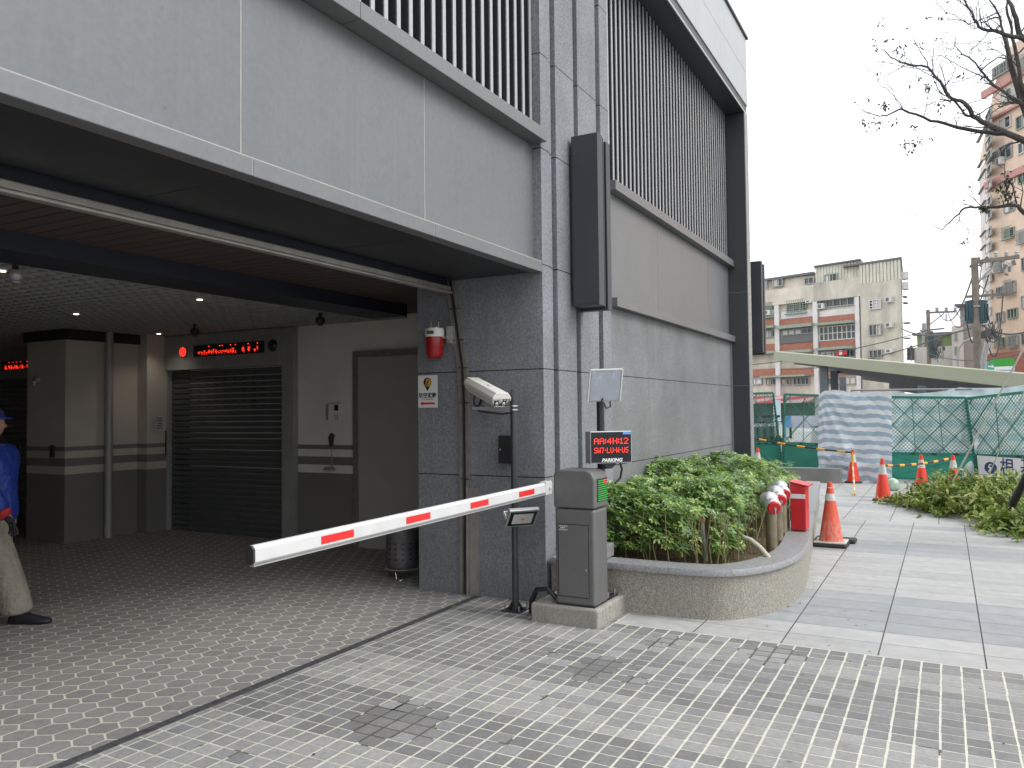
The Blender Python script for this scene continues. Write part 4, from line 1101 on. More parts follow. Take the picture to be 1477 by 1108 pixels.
# ------------------------------------------------------------------ traffic cones
def make_cone(loc, label, mat, h=.70, dirty=True, square=True):
    t = thing('traffic_cone', loc, label, 'traffic cone', 'traffic cones on the sidewalk'); x, y, z = loc
    if square:
        q = MB(); q.box(x-.18,y-.18,z+.008,x+.18,y+.18,z+.05); q.build('base', M['rubber'], t, bevel=.02)
        q = MB(); q.box(x-.172,y-.172,z+.0505,x+.172,y+.172,z+.068); q.build('base_top', M['cone_base'] if dirty else mat, t, bevel=.012)
    else:
        q = MB(); q.lathe([(.17,z+.008),(.175,z+.02),(.17,z+.03),(.14,z+.045)], (x,y,0), 28); q.build('base', M['rubber'], t, smooth=40)
    z0 = .069 if square else .03
    q = MB(); q.lathe([(.135,z0),(.128,z0+.02),(.028,h-.02),(.024,h),(.01,h+.002)], (x,y,z), 32); BD = q.build('body', mat, t, smooth=50)
    def rr(zz): return .128+(.028-.128)*(zz-z0-.02)/(h-.04-z0)
    for a, b in ((.50*h/.7,.575*h/.7),) if dirty else ((.44*h/.7,.60*h/.7),):
        q = MB(); q.lathe([(rr(a)-.004,a),(rr(a)+.0016,a+.0005),(rr(b)+.0016,b-.0005),(rr(b)-.004,b)], (x,y,z), 32); q.build('band', M['cone_white'], BD, smooth=50)
    if dirty:
        q = MB(); a = .635*h/.7; q.lathe([(rr(a)-.003,a),(rr(a)+.0025,a+.001),(rr(a)+.0025,a+.008),(rr(a)-.003,a+.01)], (x,y,z), 32); q.build('ring', M['cone_white'], BD)
    return t
g1 = G(1201,789); make_cone(Vector((g1.x+.05,g1.y+.02,0)), 'large scuffed orange cone with a dirty pale base beside the planter', M['cone'], .735)
q = MB(); gp_ = (g1.x+.27, g1.y+.02); q.box(gp_[0]-.02,gp_[1]-.24,.008,gp_[0]+.2,gp_[1]+.21,.055); tag(q.build('rubber_weight', M['rubber'], bevel=.02), 'flat black rubber weight lying behind the scuffed orange cone', 'weight')
C2 = make_cone(Vector((G(1274,723).x,G(1274,723).y,0)), 'bright red cone with a flat black base next to the green plastic bag', M['cone_new'], .72, False, False)
c3p = G(1231,697); 
make_cone(Vector((c3p.x,c3p.y,0)), 'red cone with a dangling striped chain in front of the striped tarp', M['cone_new'], .70, False, False)
c4p = G(1330,706); C4 = make_cone(Vector((c4p.x,c4p.y,0)), 'faded cone with a white band standing in front of the green hoarding', M['cone_new'], .66, False, False)
c5p = G(1376,707); copy_thing(C4, Vector((c5p.x,c5p.y,0)), 'cone half buried in the cut branches beside the white banner')
q6 = AT(1090,668,18.5); copy_thing(C4, Vector((q6.x,q6.y-.05,.05)), 'cone mostly hidden behind the building fin at the hedge end')
# striped bars and chain
def striped_bar(p0, p1, r, n, lab, name='striped_bar', cat='barrier bar', frac=.4):
    p0 = Vector(p0); p1 = Vector(p1); d = p1-p0
    t = thing(name, p0, lab, cat)
    sag = lambda u: p0+d*u-Vector((0,0,.06*4*u*(1-u)*d.length*.25))
    q = MB(); q.tube([sag(i/12) for i in range(13)], r, 10); q.build('bar', M['black'], t, smooth=40)
    q = MB()
    for i in range(n):
        u = (i+.55)/n; q.tube([sag(u-frac/2/n), sag(u), sag(u+frac/2/n)], r*1.35, 10)
    q.build('yellow_sleeves', M['yellow'], t, smooth=40); return t
ct3 = Vector((c3p.x,c3p.y,.645)); 
striped_bar(AT(1086,632,19.0), ct3+Vector((-.03,.03,0)), .017, 5, 'long black and yellow bar from the building end to the chained cone')
q2 = G(1274,723)
striped_bar(Vector((q2.x,q2.y,.60)), Vector((c5p.x-.05,c5p.y+.05,.60)), .017, 6, 'black and yellow bar strung between the cones by the hoarding')
def chain(pts, lab, r=.014):
    t = thing('striped_chain', pts[0], lab, 'chain')
    a = MB(); b = MB(); pts = [Vector(p) for p in pts]; n = 18
    seglen = [ (pts[i+1]-pts[i]).length for i in range(len(pts)-1)]; tot = sum(seglen)
    def at(u):
        L = u*tot
        for i, s_ in enumerate(seglen):
            if L <= s_ or i == len(seglen)-1: return pts[i]+(pts[i+1]-pts[i])*(L/s_)
            L -= s_
    for i in range(n):
        p0, p1 = at(i/n), at((i+.96)/n)
        (a if (i//2) % 2 else b).tube([p0, p1], r*random.uniform(.8,1.25), 7)
    a.build('pale_links', M['plateW'], t); b.build('yellow_links', M['yellow'], t)
chain([ct3+Vector((-.05,0,0)), ct3+Vector((-.15,-.01,-.3)), Vector((c3p.x-.5,c3p.y-.05,.28)), Vector((G(1233,716).x,G(1233,716).y,.03))], 'yellow and white plastic chain hanging from the cone to the pavement')
p_ = P(1176,712,2,.40); zc = .40
chain([Vector((9.0,1.42,.42)), Vector((9.05,1.40,.55)), Vector((9.25,1.44,.44)), Vector((9.0,1.36,.41)), Vector((8.7,1.33,.41)), Vector((8.5,1.30,.41))], 'yellow and black chain bunched on the planter cap behind the red box', .02)
# ------------------------------------------------------------------ green hoarding panels
def clipseg(u0, v0, u1, v1, W, Hh):
    t0, t1 = 0, 1; du, dv = u1-u0, v1-v0
    for p, q_ in ((-du,u0),(du,W-u0),(-dv,v0),(dv,Hh-v0)):
        if abs(p) < 1e-9:
            if q_ < 0: return None
        else:
            r = q_/p
            if p < 0: t0 = max(t0, r)
            else: t1 = min(t1, r)
    if t0 >= t1: return None
    return (u0+du*t0, v0+dv*t0, u0+du*t1, v0+dv*t1)
def hoarding(bl, br, tl, tr, label, solid=.36, sheet='green_sheet'):
    """four corner points: lower sheet, net above, border strips"""
    bl, br, tl, tr = map(Vector, (bl, br, tl, tr))
    t = thing('hoarding_panel', (bl+br)/2, label, 'fence panel', 'green net hoarding panels')
    nrm = (br-bl).cross(tl-bl).normalized()
    if nrm.x > 0: nrm = -nrm
    W = (br-bl).length; Hh = (tl-bl).length
    def pt(u, v, o=0.): 
        a = bl+(br-bl)*(u/W); b = tl+(tr-tl)*(u/W); return a+(b-a)*(v/Hh)+nrm*o
    hs_ = solid*Hh
    q = MB()
    q.prism([pt(.03,.02),pt(W-.03,.02),pt(W-.03,hs_),pt(.03,hs_)], nrm*.012); SH = q.build('sheet', M[sheet], t)
    q = MB()
    for a, b in (((.06,.05),(W-.06,hs_-.05)),((.06,hs_-.05),(W-.06,.05))): q.beam(pt(a[0],a[1],.013), pt(b[0],b[1],.013), .018, .006, nrm)
    q.build('cross_rib', M['green_dark'], SH)
    q = MB(); st_ = .078; n = int((W+Hh)/st_)+2
    h2 = Hh-hs_
    for i in range(n):
        for sgn in (1,-1):
            c0 = i*st_
            seg = clipseg(c0-h2 if sgn > 0 else c0, 0, c0 if sgn > 0 else c0-h2, h2, W, h2)
            if seg: q.beam(pt(seg[0],seg[1]+hs_,.003*sgn), pt(seg[2],seg[3]+hs_,.003*sgn), .009, .004, nrm)
    q.build('net', M['net'], t, fix=False)
    q = MB()
    for a, b in (((0,0),(0,Hh)),((W,0),(W,Hh)),((0,Hh),(W,Hh)),((0,hs_),(W,hs_)),((0,0),(W,0))): q.beam(pt(a[0],a[1],.012), pt(b[0],b[1],.012), .055, .03, nrm)
    for a in (.33,.66): q.beam(pt(W*a,hs_,.012), pt(W*a,Hh,.012), .012, .012, nrm)
    for k2 in range(-2,4):
        seg = clipseg(k2*.5, 0, k2*.5+h2, h2, W, h2)
        if seg: q.beam(pt(seg[0],seg[1]+hs_,.014), pt(seg[2],seg[3]+hs_,.014), .018, .01, nrm)
        seg = clipseg(k2*.5+h2, 0, k2*.5, h2, W, h2)
        if seg: q.beam(pt(seg[0],seg[1]+hs_,.014), pt(seg[2],seg[3]+hs_,.014), .014, .01, nrm)
    q.build('frame', M['net'], t)
    q = MB(); v = .06
    while v < Hh-.03:
        for u in (0, W): q.obox(pt(u,v,.029), (br-bl).normalized()*.016, nrm*.002, (tl-bl).normalized()*.012)
        v += .075
    for u in (.3,.55,.8): q.obox(pt(W*u,hs_,.029), (br-bl).normalized()*.05, nrm*.003, (tl-bl).normalized()*.014)
    q.build('slots', M['black'], t)
    return t
hoarding(AT(1086,682,21.5), AT(1129,682,21.5), AT(1078,568,21.5), AT(1115,567,21.5), 'leaning dark green net panel between the building fin and the gap', .37, 'green_dark')
hoarding(AT(1129,680,21.2), AT(1222,684,20.2), AT(1132,569,21.2), AT(1222,572,20.2), 'dark green net panel between the gap and the striped tarp', .37, 'green_dark')
hoarding(AT(1283,690,19.5), AT(1410,693,19.2), AT(1279,573,19.5), AT(1393,574,19.2), 'green net panel between the striped tarp and the banner panel', .31)
hoarding(AT(1408,694,19.3), AT(1535,704,17.6), AT(1394,575,19.3), AT(1535,560,17.6), 'green net panel behind the white banner', .31)
# tarps
def tarp(ptfun, nu, nv, name, mat, label, vscale=1.0):
    vs = []; fs = []; uvs = []
    for j in range(nv+1):
        for i in range(nu+1):
            p = ptfun(i/nu, j/nv); vs.append(p); uvs.append((i/nu, j/nv*vscale+.004*math.sin(i*.21+j*.13)+.003*math.sin(i*.47)))
    for j in range(nv):
        for i in range(nu): fs.append((j*(nu+1)+i, j*(nu+1)+i+1, (j+1)*(nu+1)+i+1, (j+1)*(nu+1)+i))
    me = bpy.data.meshes.new(name); me.from_pydata([tuple(v) for v in vs], [], fs)
    uvl = me.uv_layers.new(name='uv')
    for l in me.loops: uvl.data[l.index].uv = uvs[l.vertex_index]
    me.materials.append(mat); me.polygons.foreach_set('use_smooth', [True]*len(me.polygons))
    o = bpy.data.objects.new(name, me); COL.objects.link(o); return tag(o, label, 'tarp')
ta, tb_, tc, td = AT(1179,693,18.9), AT(1286,703,18.2), AT(1181,566,18.9), AT(1286,570,18.6)
rn = random.Random(5); ph = [rn.uniform(0,6.28) for _ in range(12)]
def front_tarp(u, v):
    bot = ta+(tb_-ta)*u; top = tc+(td-tc)*u+Vector((0,0,.06*math.sin(u*3.1)+.03*math.sin(u*9)-.05*max(0,.08-u)/.08))
    p = bot+(top-bot)*v
    out = Vector((-1,-.12,0)); dv = 1-v
    fan = math.hypot(u*1.2, dv)                      # folds radiate from the tied corner
    ang = math.atan2(dv, u*1.2+1e-4)
    dsp = .045*math.sin(ang*17+ph[0])*min(1, fan*2.2)*math.exp(-fan*1.0)
    dsp += .05*math.sin(u*8+v*2+ph[1])*dv+.025*math.sin(u*19+v*5+ph[2])*(.3+dv)
    rid = lambda a: abs(math.sin(a))**.6
    dsp += .05*rid(u*4.5+v*6+ph[11])*rid(v*3+u*2)-.02; dsp += .015*rid(u*9+v*5+ph[7])*rid(v*7-u*4+ph[8])+.006*rid(u*21-v*13+ph[9])*rid(v*17+ph[10])
    low = max(0, .42-v)
    dsp += low*.22*math.sin(v*34+3*math.sin(u*4+ph[3])+ph[4])+low*.16*rid(u*9+v*7+ph[5])+low*.08*rid(u*23-v*19)
    p = p+out*(dsp+.06*dv)
    if v < .4: p = p+Vector((0,1,0))*(.10*low*math.sin(v*22+ph[6]))*(u < .3)
    return p
tarp(front_tarp, 110, 130, 'striped_tarp', M['tarp'], 'blue and white striped tarp hung in folds between the green panels')
def back_tarp(u, v):
    a = AT(1283,690,20.0)+(AT(1540,700,18.6)-AT(1283,690,20.0))*u; b = AT(1283,566,20.0)+(AT(1540,548,18.6)-AT(1283,566,20.0))*u
    p = a+(b-a)*v; p.z -= (.07*abs(math.sin(u*7.2)))*(v**3)
    return p+Vector((1,0,0))*(.05*math.sin(u*23+v*3)+.04*math.sin(u*51-v*9)+.03*math.sin(v*17+u*7))
tarp(back_tarp, 70, 30, 'pale_tarp', M['tarp_back'], 'pale crumpled tarp sheet hung behind the lighter green net panels')
q = MB(); r0, r1 = AT(1228,563,20.1), AT(1540,560,18.9); q.tube([r0, r1], .022, 8); q.tube([r0-Vector((0,0,.0)), Vector((r0.x,r0.y,0))], .022, 8)
pm = AT(1352,566,19.7); q.tube([pm, Vector((pm.x,pm.y,0))], .022, 8)
tag(q.build('scaffold_rail', M['zinc']), 'grey tube rail carrying the tarp behind the green panels', 'rail')
# banner on the last panel
b0, b1 = AT(1409,657,19.0), AT(1540,655,17.4); b2 = AT(1418,697,19.0)
rb = (b1-b0); rb.z = 0; rb.normalize(); 
t = thing('banner', b0, 'white builder banner with a navy oval emblem and navy characters', 'banner')
nb = rb.cross(Vector((0,0,1))); hb = b0.z-b2.z
q = MB(); q.prism([b0, b0+rb*2.8, b0+rb*2.8-Vector((0,0,hb)), b0+rb*.06-Vector((0,0,hb))], -nb*.006); q.build('sheet', M['plateW'], t)
def bpos(px, py): 
    d = ray(px,py); t_ = (b0-EYE).dot(nb)/d.dot(nb); return EYE+d*t_+nb*.004
e = bpos(1429,675); q = MB(); q.add([e+rb*.165*math.cos(i*.2618)+Vector((0,0,.12*math.sin(i*.2618))) for i in range(24)], [tuple(range(24))]); q.build('emblem', M['txtnavy'], t, fix=False)
q = MB(); e2 = e+nb*.004; q.tube([e2+rb*a+Vector((0,0,b)) for a,b in ((.03,.075),(-.02,.055),(-.035,.01),(.01,.0),(.03,-.03),(-.01,-.06),(-.05,-.07))], [.012,.016,.018,.018,.02,.022,.014], 8); q.lathe([(.03,-.002),(.03,.002)], e2+rb*-.0-Vector((0,0,.045)), 14, Matrix((rb,Vector((0,0,1)),nb)).transposed()); q.build('emblem_swirl', M['plateW'], t)
text('emblem_letters', 'KEDGE', .13, frame_m(bpos(1429,688.5), rb, (0,0,1)), M['txtgrey'], t, .001, sx=1.05)
text('characters', '根', .37, frame_m(bpos(1453,676), rb, (0,0,1)), M['txtnavy'], t, .001, bold=.004)
text('characters', '基', .37, frame_m(bpos(1483,676), rb, (0,0,1)), M['txtnavy'], t, .001, bold=.004)

# ------------------------------------------------------------------ cut branches on the pavement
random.seed(21)
def branch_heap(pts, n, hmax, label, size):
    t = thing('cut_branches', (pts[0][0],pts[0][1],0), label, 'cut branches', 'cut branches along the hoarding')
    lf = MB(); stm = MB()
    for i in range(n):
        a = random.choice(pts); x = a[0]+random.gauss(0, a[2]); y = a[1]+random.gauss(0, a[2]*.8); hh = hmax*a[3]
        dcen = math.hypot(x-a[0], y-a[1])/a[2]
        z = max(.02, hh*math.exp(-dcen*dcen*.35)*random.uniform(.35,1.0))
        d0 = Vector((random.gauss(-.35,.6), random.gauss(.1,.6), random.uniform(-.15,.6))).normalized()
        c = Vector((x,y,z)); L = random.uniform(.10,.2); tw = [c-d0*L*.6, c+d0*L*.3, c+d0*L]
        if random.random() < .5: stm.tube(tw, [.005,.004,.002], 4)
        base = random.choice([(.16,.25,.035),(.22,.31,.045),(.12,.19,.03),(.30,.36,.08),(.38,.40,.14),(.19,.27,.07)])
        for k2 in range(random.randint(5,9)):
            p = c+d0*random.uniform(-.4,1)*L; dd = (d0*.6+rnd_dir()*.8)
            leaf(lf, p, dd, (Vector((0,0,1))+rnd_dir()*.6).normalized(), size*random.uniform(.7,1.25), size*random.uniform(.17,.24), jit(base,.25), .25)
    lf.build('leaves', M['leaf2'], t, fix=False); stm.build('twigs', M['stem'], t, fix=False)
def gp2(px, py, sg, h): p = G(px, py); return (p.x, p.y, sg, h)
branch_heap([gp2(1312,730,.22,.35),gp2(1335,728,.25,.5),gp2(1300,727,.18,.3)], 150, .42, 'small heap of cut leafy branches beside the faded cone', .085)
branch_heap([gp2(1372,741,.30,.8),gp2(1358,731,.28,.9),gp2(1392,736,.35,1.0),gp2(1345,737,.2,.5)], 430, .62, 'tall middle heap of cut leafy branches in front of the hoarding', .095)
branch_heap([gp2(1425,750,.32,.85),gp2(1445,740,.35,1.0),gp2(1412,735,.3,.95),gp2(1478,745,.4,1.0)], 520, .62, 'heap of cut leafy branches in front of the white banner', .095)
branch_heap([gp2(1462,766,.22,.6),gp2(1490,772,.3,.75),gp2(1448,762,.13,.35),gp2(1530,775,.4,.9)], 260, .42, 'nearest heap of cut leafy branches, in front of the black tree prop', .10)
q = MB(); w0 = G(1298,716); pts = [(w0.x-.05,w0.y+.1,.05)]
for i in range(7): pts.append((w0.x+.12*math.sin(i*1.9), w0.y-.12*i, .10+.12*math.sin(i*.55)))
q.tube(pts, .014, 6); q.tube([(a+.15,b-.05,c*.6+.03) for a,b,c in pts], .011, 6); tag(q.build('pale_hose', M['pale_pipe'], None, smooth=60), 'pale bent hose lying on the small heap of cut branches', 'hose')
w0 = G(1288,708); 
q = MB(); q.lathe([(.02,0),(.11,.02),(.13,.10),(.09,.2),(.03,.24)], (w0.x,w0.y,.0), 14); tag(q.build('plastic_bag', simple('pale_green_bag', (.35,.48,.36), .4, 0, .3, 9, .5, 12), None, smooth=True), 'knotted pale green plastic bag beside the bright red cone', 'bag')
s0, s1 = AT(1463,722,12.2), AT(1482,685,12.0); q = MB(); q.tube([s0+(s0-s1)*.3, s1+(s1-s0)*2.2], .05, 12)
tag(q.build('tree_prop', M['black'], None, smooth=40), 'thick black slanting tree prop standing among the cut branches', 'tree prop')
for a, b, lab in (((1482,492,13.2),(1370,703,13.6),'longer pale guy rope running down to the half buried cone'),((1484,548,13.2),(1428,682,13.9),'thin pale guy rope ending in front of the white banner')):
    q = MB(); q.tube([AT(*a)+(AT(*a)-AT(*b))*.5, AT(*b)], .013 if a[1] < 500 else .008, 6); tag(q.build('guy_rope', M['rope']), lab, 'rope')

# ------------------------------------------------------------------ canopy roof
c0, c1 = AT(1116,507,33), AT(1560,546,21.5)
b0_, b1_ = AT(1116,520,33), AT(1560,571,21.5)
t = thing('shelter_roof', (c0.x,c0.y,0), 'long low sloping shelter roof with an olive fascia on steel posts', 'shelter')
dirc = (c1-c0); dh = Vector((dirc.x,dirc.y,0)).normalized(); bk = Vector((-dh.y,dh.x,0))
if bk.x < 0: bk = -bk
q = MB(); q.prism([c0, c1, Vector((c1.x,c1.y,b1_.z)), Vector((c0.x,c0.y,b0_.z))], bk*.25); q.build('fascia', M['canopy'], t, bevel=.02)
q = MB(); dp_ = bk*7-Vector((0,0,1.5)); q.prism([c0+bk*.26-Vector((0,0,.02)), c1+bk*.26-Vector((0,0,.02)), c1+bk*.26-Vector((0,0,.10)), c0+bk*.26-Vector((0,0,.10))], dp_); q.build('roof_sheet', M['canopy_under'], t)
q = MB()
for i in range(5):
    o_ = bk*(.9+i*1.45)-Vector((0,0,.19+i*.31)); q.beam(c0+o_-Vector((0,0,.22)), c1+o_-Vector((0,0,.22)), .12, .2)
for i in range(14):
    p = c0+dirc*(i/13); q.beam(p+bk*.3-Vector((0,0,.14)), p+bk*7-Vector((0,0,1.64)), .1, .08)
q.build('purlins', M['roofgrey'], t)
q = MB(); q.beam(c0+dirc*.06+bk*1.5-Vector((0,0,.42)), c1+bk*1.5-Vector((0,0,.42)), .25, .2); q.beam(c0+bk*4.6+dirc*.05-Vector((0,0,1.35)), c1+bk*4.6-Vector((0,0,1.35)), .3, .25); q.build('gutter', M['roofgrey'], t)
def vpost(px, D, z1, r):
    p = AT(px, 560, D); q = MB(); q.box(p.x-r, p.y-r, 0, p.x+r, p.y+r, z1); q.build('post', simple('post_blue_grey', (.17,.19,.21), .5, .2) if 'post_blue_grey' not in bpy.data.materials else bpy.data.materials['post_blue_grey'], t)
for px, D, z1, r in ((1189,30.5,3.15,.13),(1204,33.5,3.0,.13),(1216,36,2.85,.13),(1330,26,2.2,.12),(1440,23.5,2.0,.12)): vpost(px, D, z1, r)
q = MB(); q.box(24,-9,0,24.2,-2.2,1.5); 

# ------------------------------------------------------------------ buildings far behind
class Plane:                                  # vertical facade through two surveyed points
    def __init__(s, a, b):
        s.a = Vector((a.x,a.y,0)); s.r = Vector((b.x-a.x,b.y-a.y,0)); s.L = s.r.length; s.r.normalize()
        s.n = Vector((s.r.y,-s.r.x,0))
        if s.n.dot(EYE-s.a) < 0: s.n = -s.n
    def uz(s, px, py):
        d = ray(px, py); t_ = (s.a-EYE).dot(s.n)/d.dot(s.n); p = EYE+d*t_; return ((p-s.a).dot(s.r), p.z)
    def off(s, o): return s.n*o if o >= 0 else getattr(s, 'bk', -s.n)*(-o)
    def at(s, u, z, o=0.): return s.a+s.r*u+Vector((0,0,z))+s.off(o)
    def slab(s, mb, u0, z0, u1, z1, o0, o1): mb.prism([s.at(u0,z0,o0), s.at(u1,z0,o0), s.at(u1,z1,o0), s.at(u0,z1,o0)], s.off(o1)-s.off(o0))
    def rect(s, x0, y0, x1, y1):
        xm, ym = (x0+x1)/2, (y0+y1)/2
        return (s.uz(x0,ym)[0], s.uz(xm,y1)[1], s.uz(x1,ym)[0], s.uz(xm,y0)[1])
def window(pl, r, parent, fm_='winframe', cols=2, rows=1, cage=False):
    u0, z0, u1, z1 = r; q = MB(); w_ = .09
    for a in (u0, u1-w_): pl.slab(q, a, z0, a+w_, z1, .02, .16)
    for a in (z0, z1-w_): pl.slab(q, u0+w_, a, u1-w_, a+w_, .02, .16)
    for i in range(1, cols): uu = u0+(u1-u0)*i/cols; pl.slab(q, uu-.04, z0+w_, uu+.04, z1-w_, .03, .15)
    for i in range(1, rows): zz = z0+(z1-z0)*i/rows; pl.slab(q, u0+w_, zz-.035, u1-w_, zz+.035, .035, .14)
    if cage:
        for i in range(1, 9): uu = u0+(u1-u0)*i/9; pl.slab(q, uu-.02, z0-.15, uu+.02, z1+.1, .42, .46)
        for i in range(4): zz = z0-.15+(z1-z0+.25)*i/3; pl.slab(q, u0-.1, zz-.02, u1+.1, zz+.02, .40, .44)
        pl.slab(q, u0-.1, z0-.2, u1+.1, z0-.15, .1, .46)
    W_ = q.build('window', M[fm_], parent)
    q = MB(); pl.slab(q, u0+.02, z0+.02, u1-.02, z1-.02, .005, .05); q.build('pane', M['win'], W_)
    if random.random() < .5:
        q = MB(); f = random.uniform(.3,.6); a = u0+.1 if random.random() < .5 else u1-.1-(u1-u0)*f
        pl.slab(q, a, z0+.1, a+(u1-u0)*f, z1-.1, .052, .06); q.build('curtain', M['white_wall'] if random.random() < .6 else M['cream'], W_)
def ac(pl, r, parent):
    u0, z0, u1, z1 = r; q = MB(); pl.slab(q, u0, z0, u1, z1, .05, .5); A = q.build('air_conditioner', M['winwhite'], parent)
    q = MB(); pl.slab(q, u0+.1, z0+.08, u0+(u1-u0)*.6, z1-.08, .501, .52); q.build('grille', M['roofgrey'], A)
def c8(a, b): return (1070+a/5.68, 360+b/5.68)
def rc8(x0, y0, x1, y1): return APT.rect(*c8(x0,y0), *c8(x1,y1))
APT = Plane(AT(1078,560,87.5), AT(1303,560,80))
APT.bk = (AT(1290,560,80)-EYE); APT.bk.z = 0; APT.bk.normalize()
t = thing('apartment_block', APT.at(10,0), 'weathered cream five storey apartment block with red brick bands behind the shelter roof', 'building')
LL = APT.uz(1303,400)[0]; um = APT.uz(1244,400)[0]; ul = -14
zt1 = APT.uz(1176,391)[1]; ztr = APT.uz(1275,378)[1]; zp0 = APT.uz(1160,436)[1]; zp1 = APT.uz(1160,413)[1]; ubrk = APT.uz(1176,400)[0]
q = MB(); APT.slab(q, ul, 0, um, zp0+.2, -14, -.05); q.build('wall', M['cream'], t)
q = MB(); APT.slab(q, um, 0, LL, zp1-.6, -14, .55); q.build('end_wall', M['cream2'], t)
q = MB(); APT.slab(q, ul, zp0, ubrk, zp1, -3, .42); q.build('parapet', M['cream'], t)
q = MB(); APT.slab(q, ubrk+.01, zp0-.1, um-.02, zp1+.1, -3, .45); q.build('parapet', M['cream2'], t)
q = MB(); APT.slab(q, ul, zp1, ubrk, zt1-.3, -10, -.25); q.build('roof_room', M['cream'], t)
q = MB(); APT.slab(q, ul, zt1-1.3, ubrk-6, zt1-.28, -.24, -.18); q.build('brick_strip', M['brick'], t)
q = MB(); 
u = ubrk+.02
while u < um-.02: APT.slab(q, u, zp1+.1, min(u+.22,um-.02), zt1+.35, -10, -.02); APT.slab(q, u+.22, zp1+.1, min(u+.3,um-.02), zt1+.35, -10, -.08); u += .3
u = um
while u < LL: APT.slab(q, u, zp1-.6, min(u+.24,LL), ztr-.05, -12, .56); APT.slab(q, u+.24, zp1-.6, min(u+.32,LL), ztr-.05, -12, .5); u += .32
q.build('corrugated_cladding', M['corrug'], t)
q = MB(); APT.slab(q, ul, zt1-.28, ubrk, zt1-.05, -11, .2); APT.slab(q, ubrk, zt1+.36, um, zt1+.5, -11, .25); APT.slab(q, um-1.5, ztr-.04, LL+.2, ztr+.12, -13, .7); q.build('roof', M['roofgrey'], t)
for r in ((195,241,212,318),(255,240,340,305),(515,228,595,285)): window(APT, rc8(*r), t, 'winframe')
for r in ((680,200,785,270),(1090,198,1195,275),(1003,190,1048,265)): window(APT, rc8(*r), t, 'tin', 3)
for a in (285,600,945):
    r = rc8(a, 430, a+36, 900); q = MB(); APT.slab(q, r[0], 0, r[2], zp0-.02, -.04, .40); q.build('column', M['white_wall'], t)
for r in ((-150,445,60,545),(80,445,175,545),(190,445,275,545),(370,425,535,512)): window(APT, rc8(*r), t, 'tin', 3, 2, True)
window(APT, rc8(640,405,930,468), t, 'winframe', 5)
for r in ((540,415,590,440),(636,445,690,488),(195,500,250,540)): ac(APT, rc8(*r), t)
for r in ((40,500,285,560),(325,500,598,560),(640,490,943,540)):
    q = MB(); a = rc8(*r); APT.slab(q, a[0],a[1],a[2],a[3],-.04,.12); q.build('spandrel', M['white_wall'], t)
for r in ((20,580,283,640),(322,565,598,625),(638,540,943,605),(20,780,283,840),(325,765,600,825),(640,745,943,800),(20,980,290,1040),(330,970,600,1035),(640,965,945,1030)):
    q = MB(); a = rc8(*r); APT.slab(q, a[0],a[1],a[2],a[3],-.03,.2); q.build('brick_band', M['brick'], t)
for r in ((20,640,300,652),(320,622,610,640),(638,600,945,612),(640,805,945,818),(20,845,300,858),(330,832,610,845),(190,1035,560,1042)):
    q = MB(); a = rc8(*r); APT.slab(q, a[0],a[1]-.05,a[2],a[3]+.05,.1,1.0); q.build('awning', M['tin'], t)
for r, c_n in (((195,660,285,722),3),((330,650,598,698),5),((60,660,170,722),3)): window(APT, rc8(*r), t, 'winframe', c_n)
q = MB(); a = rc8(325,703,598,764); APT.slab(q, a[0],a[1],a[2],a[3],.1,.3); q.build('balcony_panel', M['roofgrey'], t)
window(APT, rc8(640,622,942,742), t, 'winwhite', 8, 2)
window(APT, rc8(640,825,942,892), t, 'winframe', 6)
q = MB(); a = rc8(800,828,890,866); APT.slab(q, a[0],a[1],a[2],a[3],.6,.7); q.build('laundry', M['red_tape'], t)
q = MB(); a = rc8(828,828,852,866); APT.slab(q, a[0],a[1],a[2],a[3],.71,.74); q.build('laundry', M['white_wall'], t)
for r, c_n in (((200,1055,290,1110),3),((425,1045,560,1110),4),((20,1055,170,1110),3),((640,1045,940,1110),6),((325,1060,400,1110),2)): window(APT, rc8(*r), t, 'winframe', c_n)
class Off(Plane):
    pass
EW = Plane(APT.at(0,0,.56), APT.at(10,0,.56))
for r in ((1045,410,1145,490),(1045,612,1150,706),(1045,820,1155,890)): window(EW, EW.rect(*c8(*r[:2]),*c8(*r[2:])), t, 'winwhite' if r[1] < 500 else 'winframe', 3, 3 if r[1] < 500 else 1)
for r in ((1190,390,1245,435),(1190,600,1250,640),(1195,815,1255,848)): ac(EW, EW.rect(*c8(*r[:2]),*c8(*r[2:])), t)
q = MB()
for px, py in ((1306,397),(1307,412)): 
    u, z = APT.uz(px, py); APT.slab(q, LL+.01, z-.35, LL+.45, z+.3, -.6, .3)
q.build('end_air_conditioner', M['winwhite'], t)
for py in (428,437,466,488):
    q = MB(); u, z = APT.uz(1306, py); APT.slab(q, LL+.01, z-.03, LL+random.uniform(.35,.6), z+.03, -.8, .4)
    q.build('end_awning', M['roofgrey'], t)
a = APT.rect(1085,571,1182,580); q = MB(); q.prism([APT.at(a[0],a[3],.5), APT.at(a[0],a[1],2.2), APT.at(a[0],a[1]-.12,2.2), APT.at(a[0],a[3]-.12,.5)], APT.r*(a[2]-a[0])); q.build('shop_awning', M['red_awn'], t)
q = MB(); APT.slab(q, -10, 0, a[2]+4, a[1]-.1, -.04, .3); q.build('shop_front', simple('shop_dark', (.07,.075,.065), .4, 0, .6, .7), t)
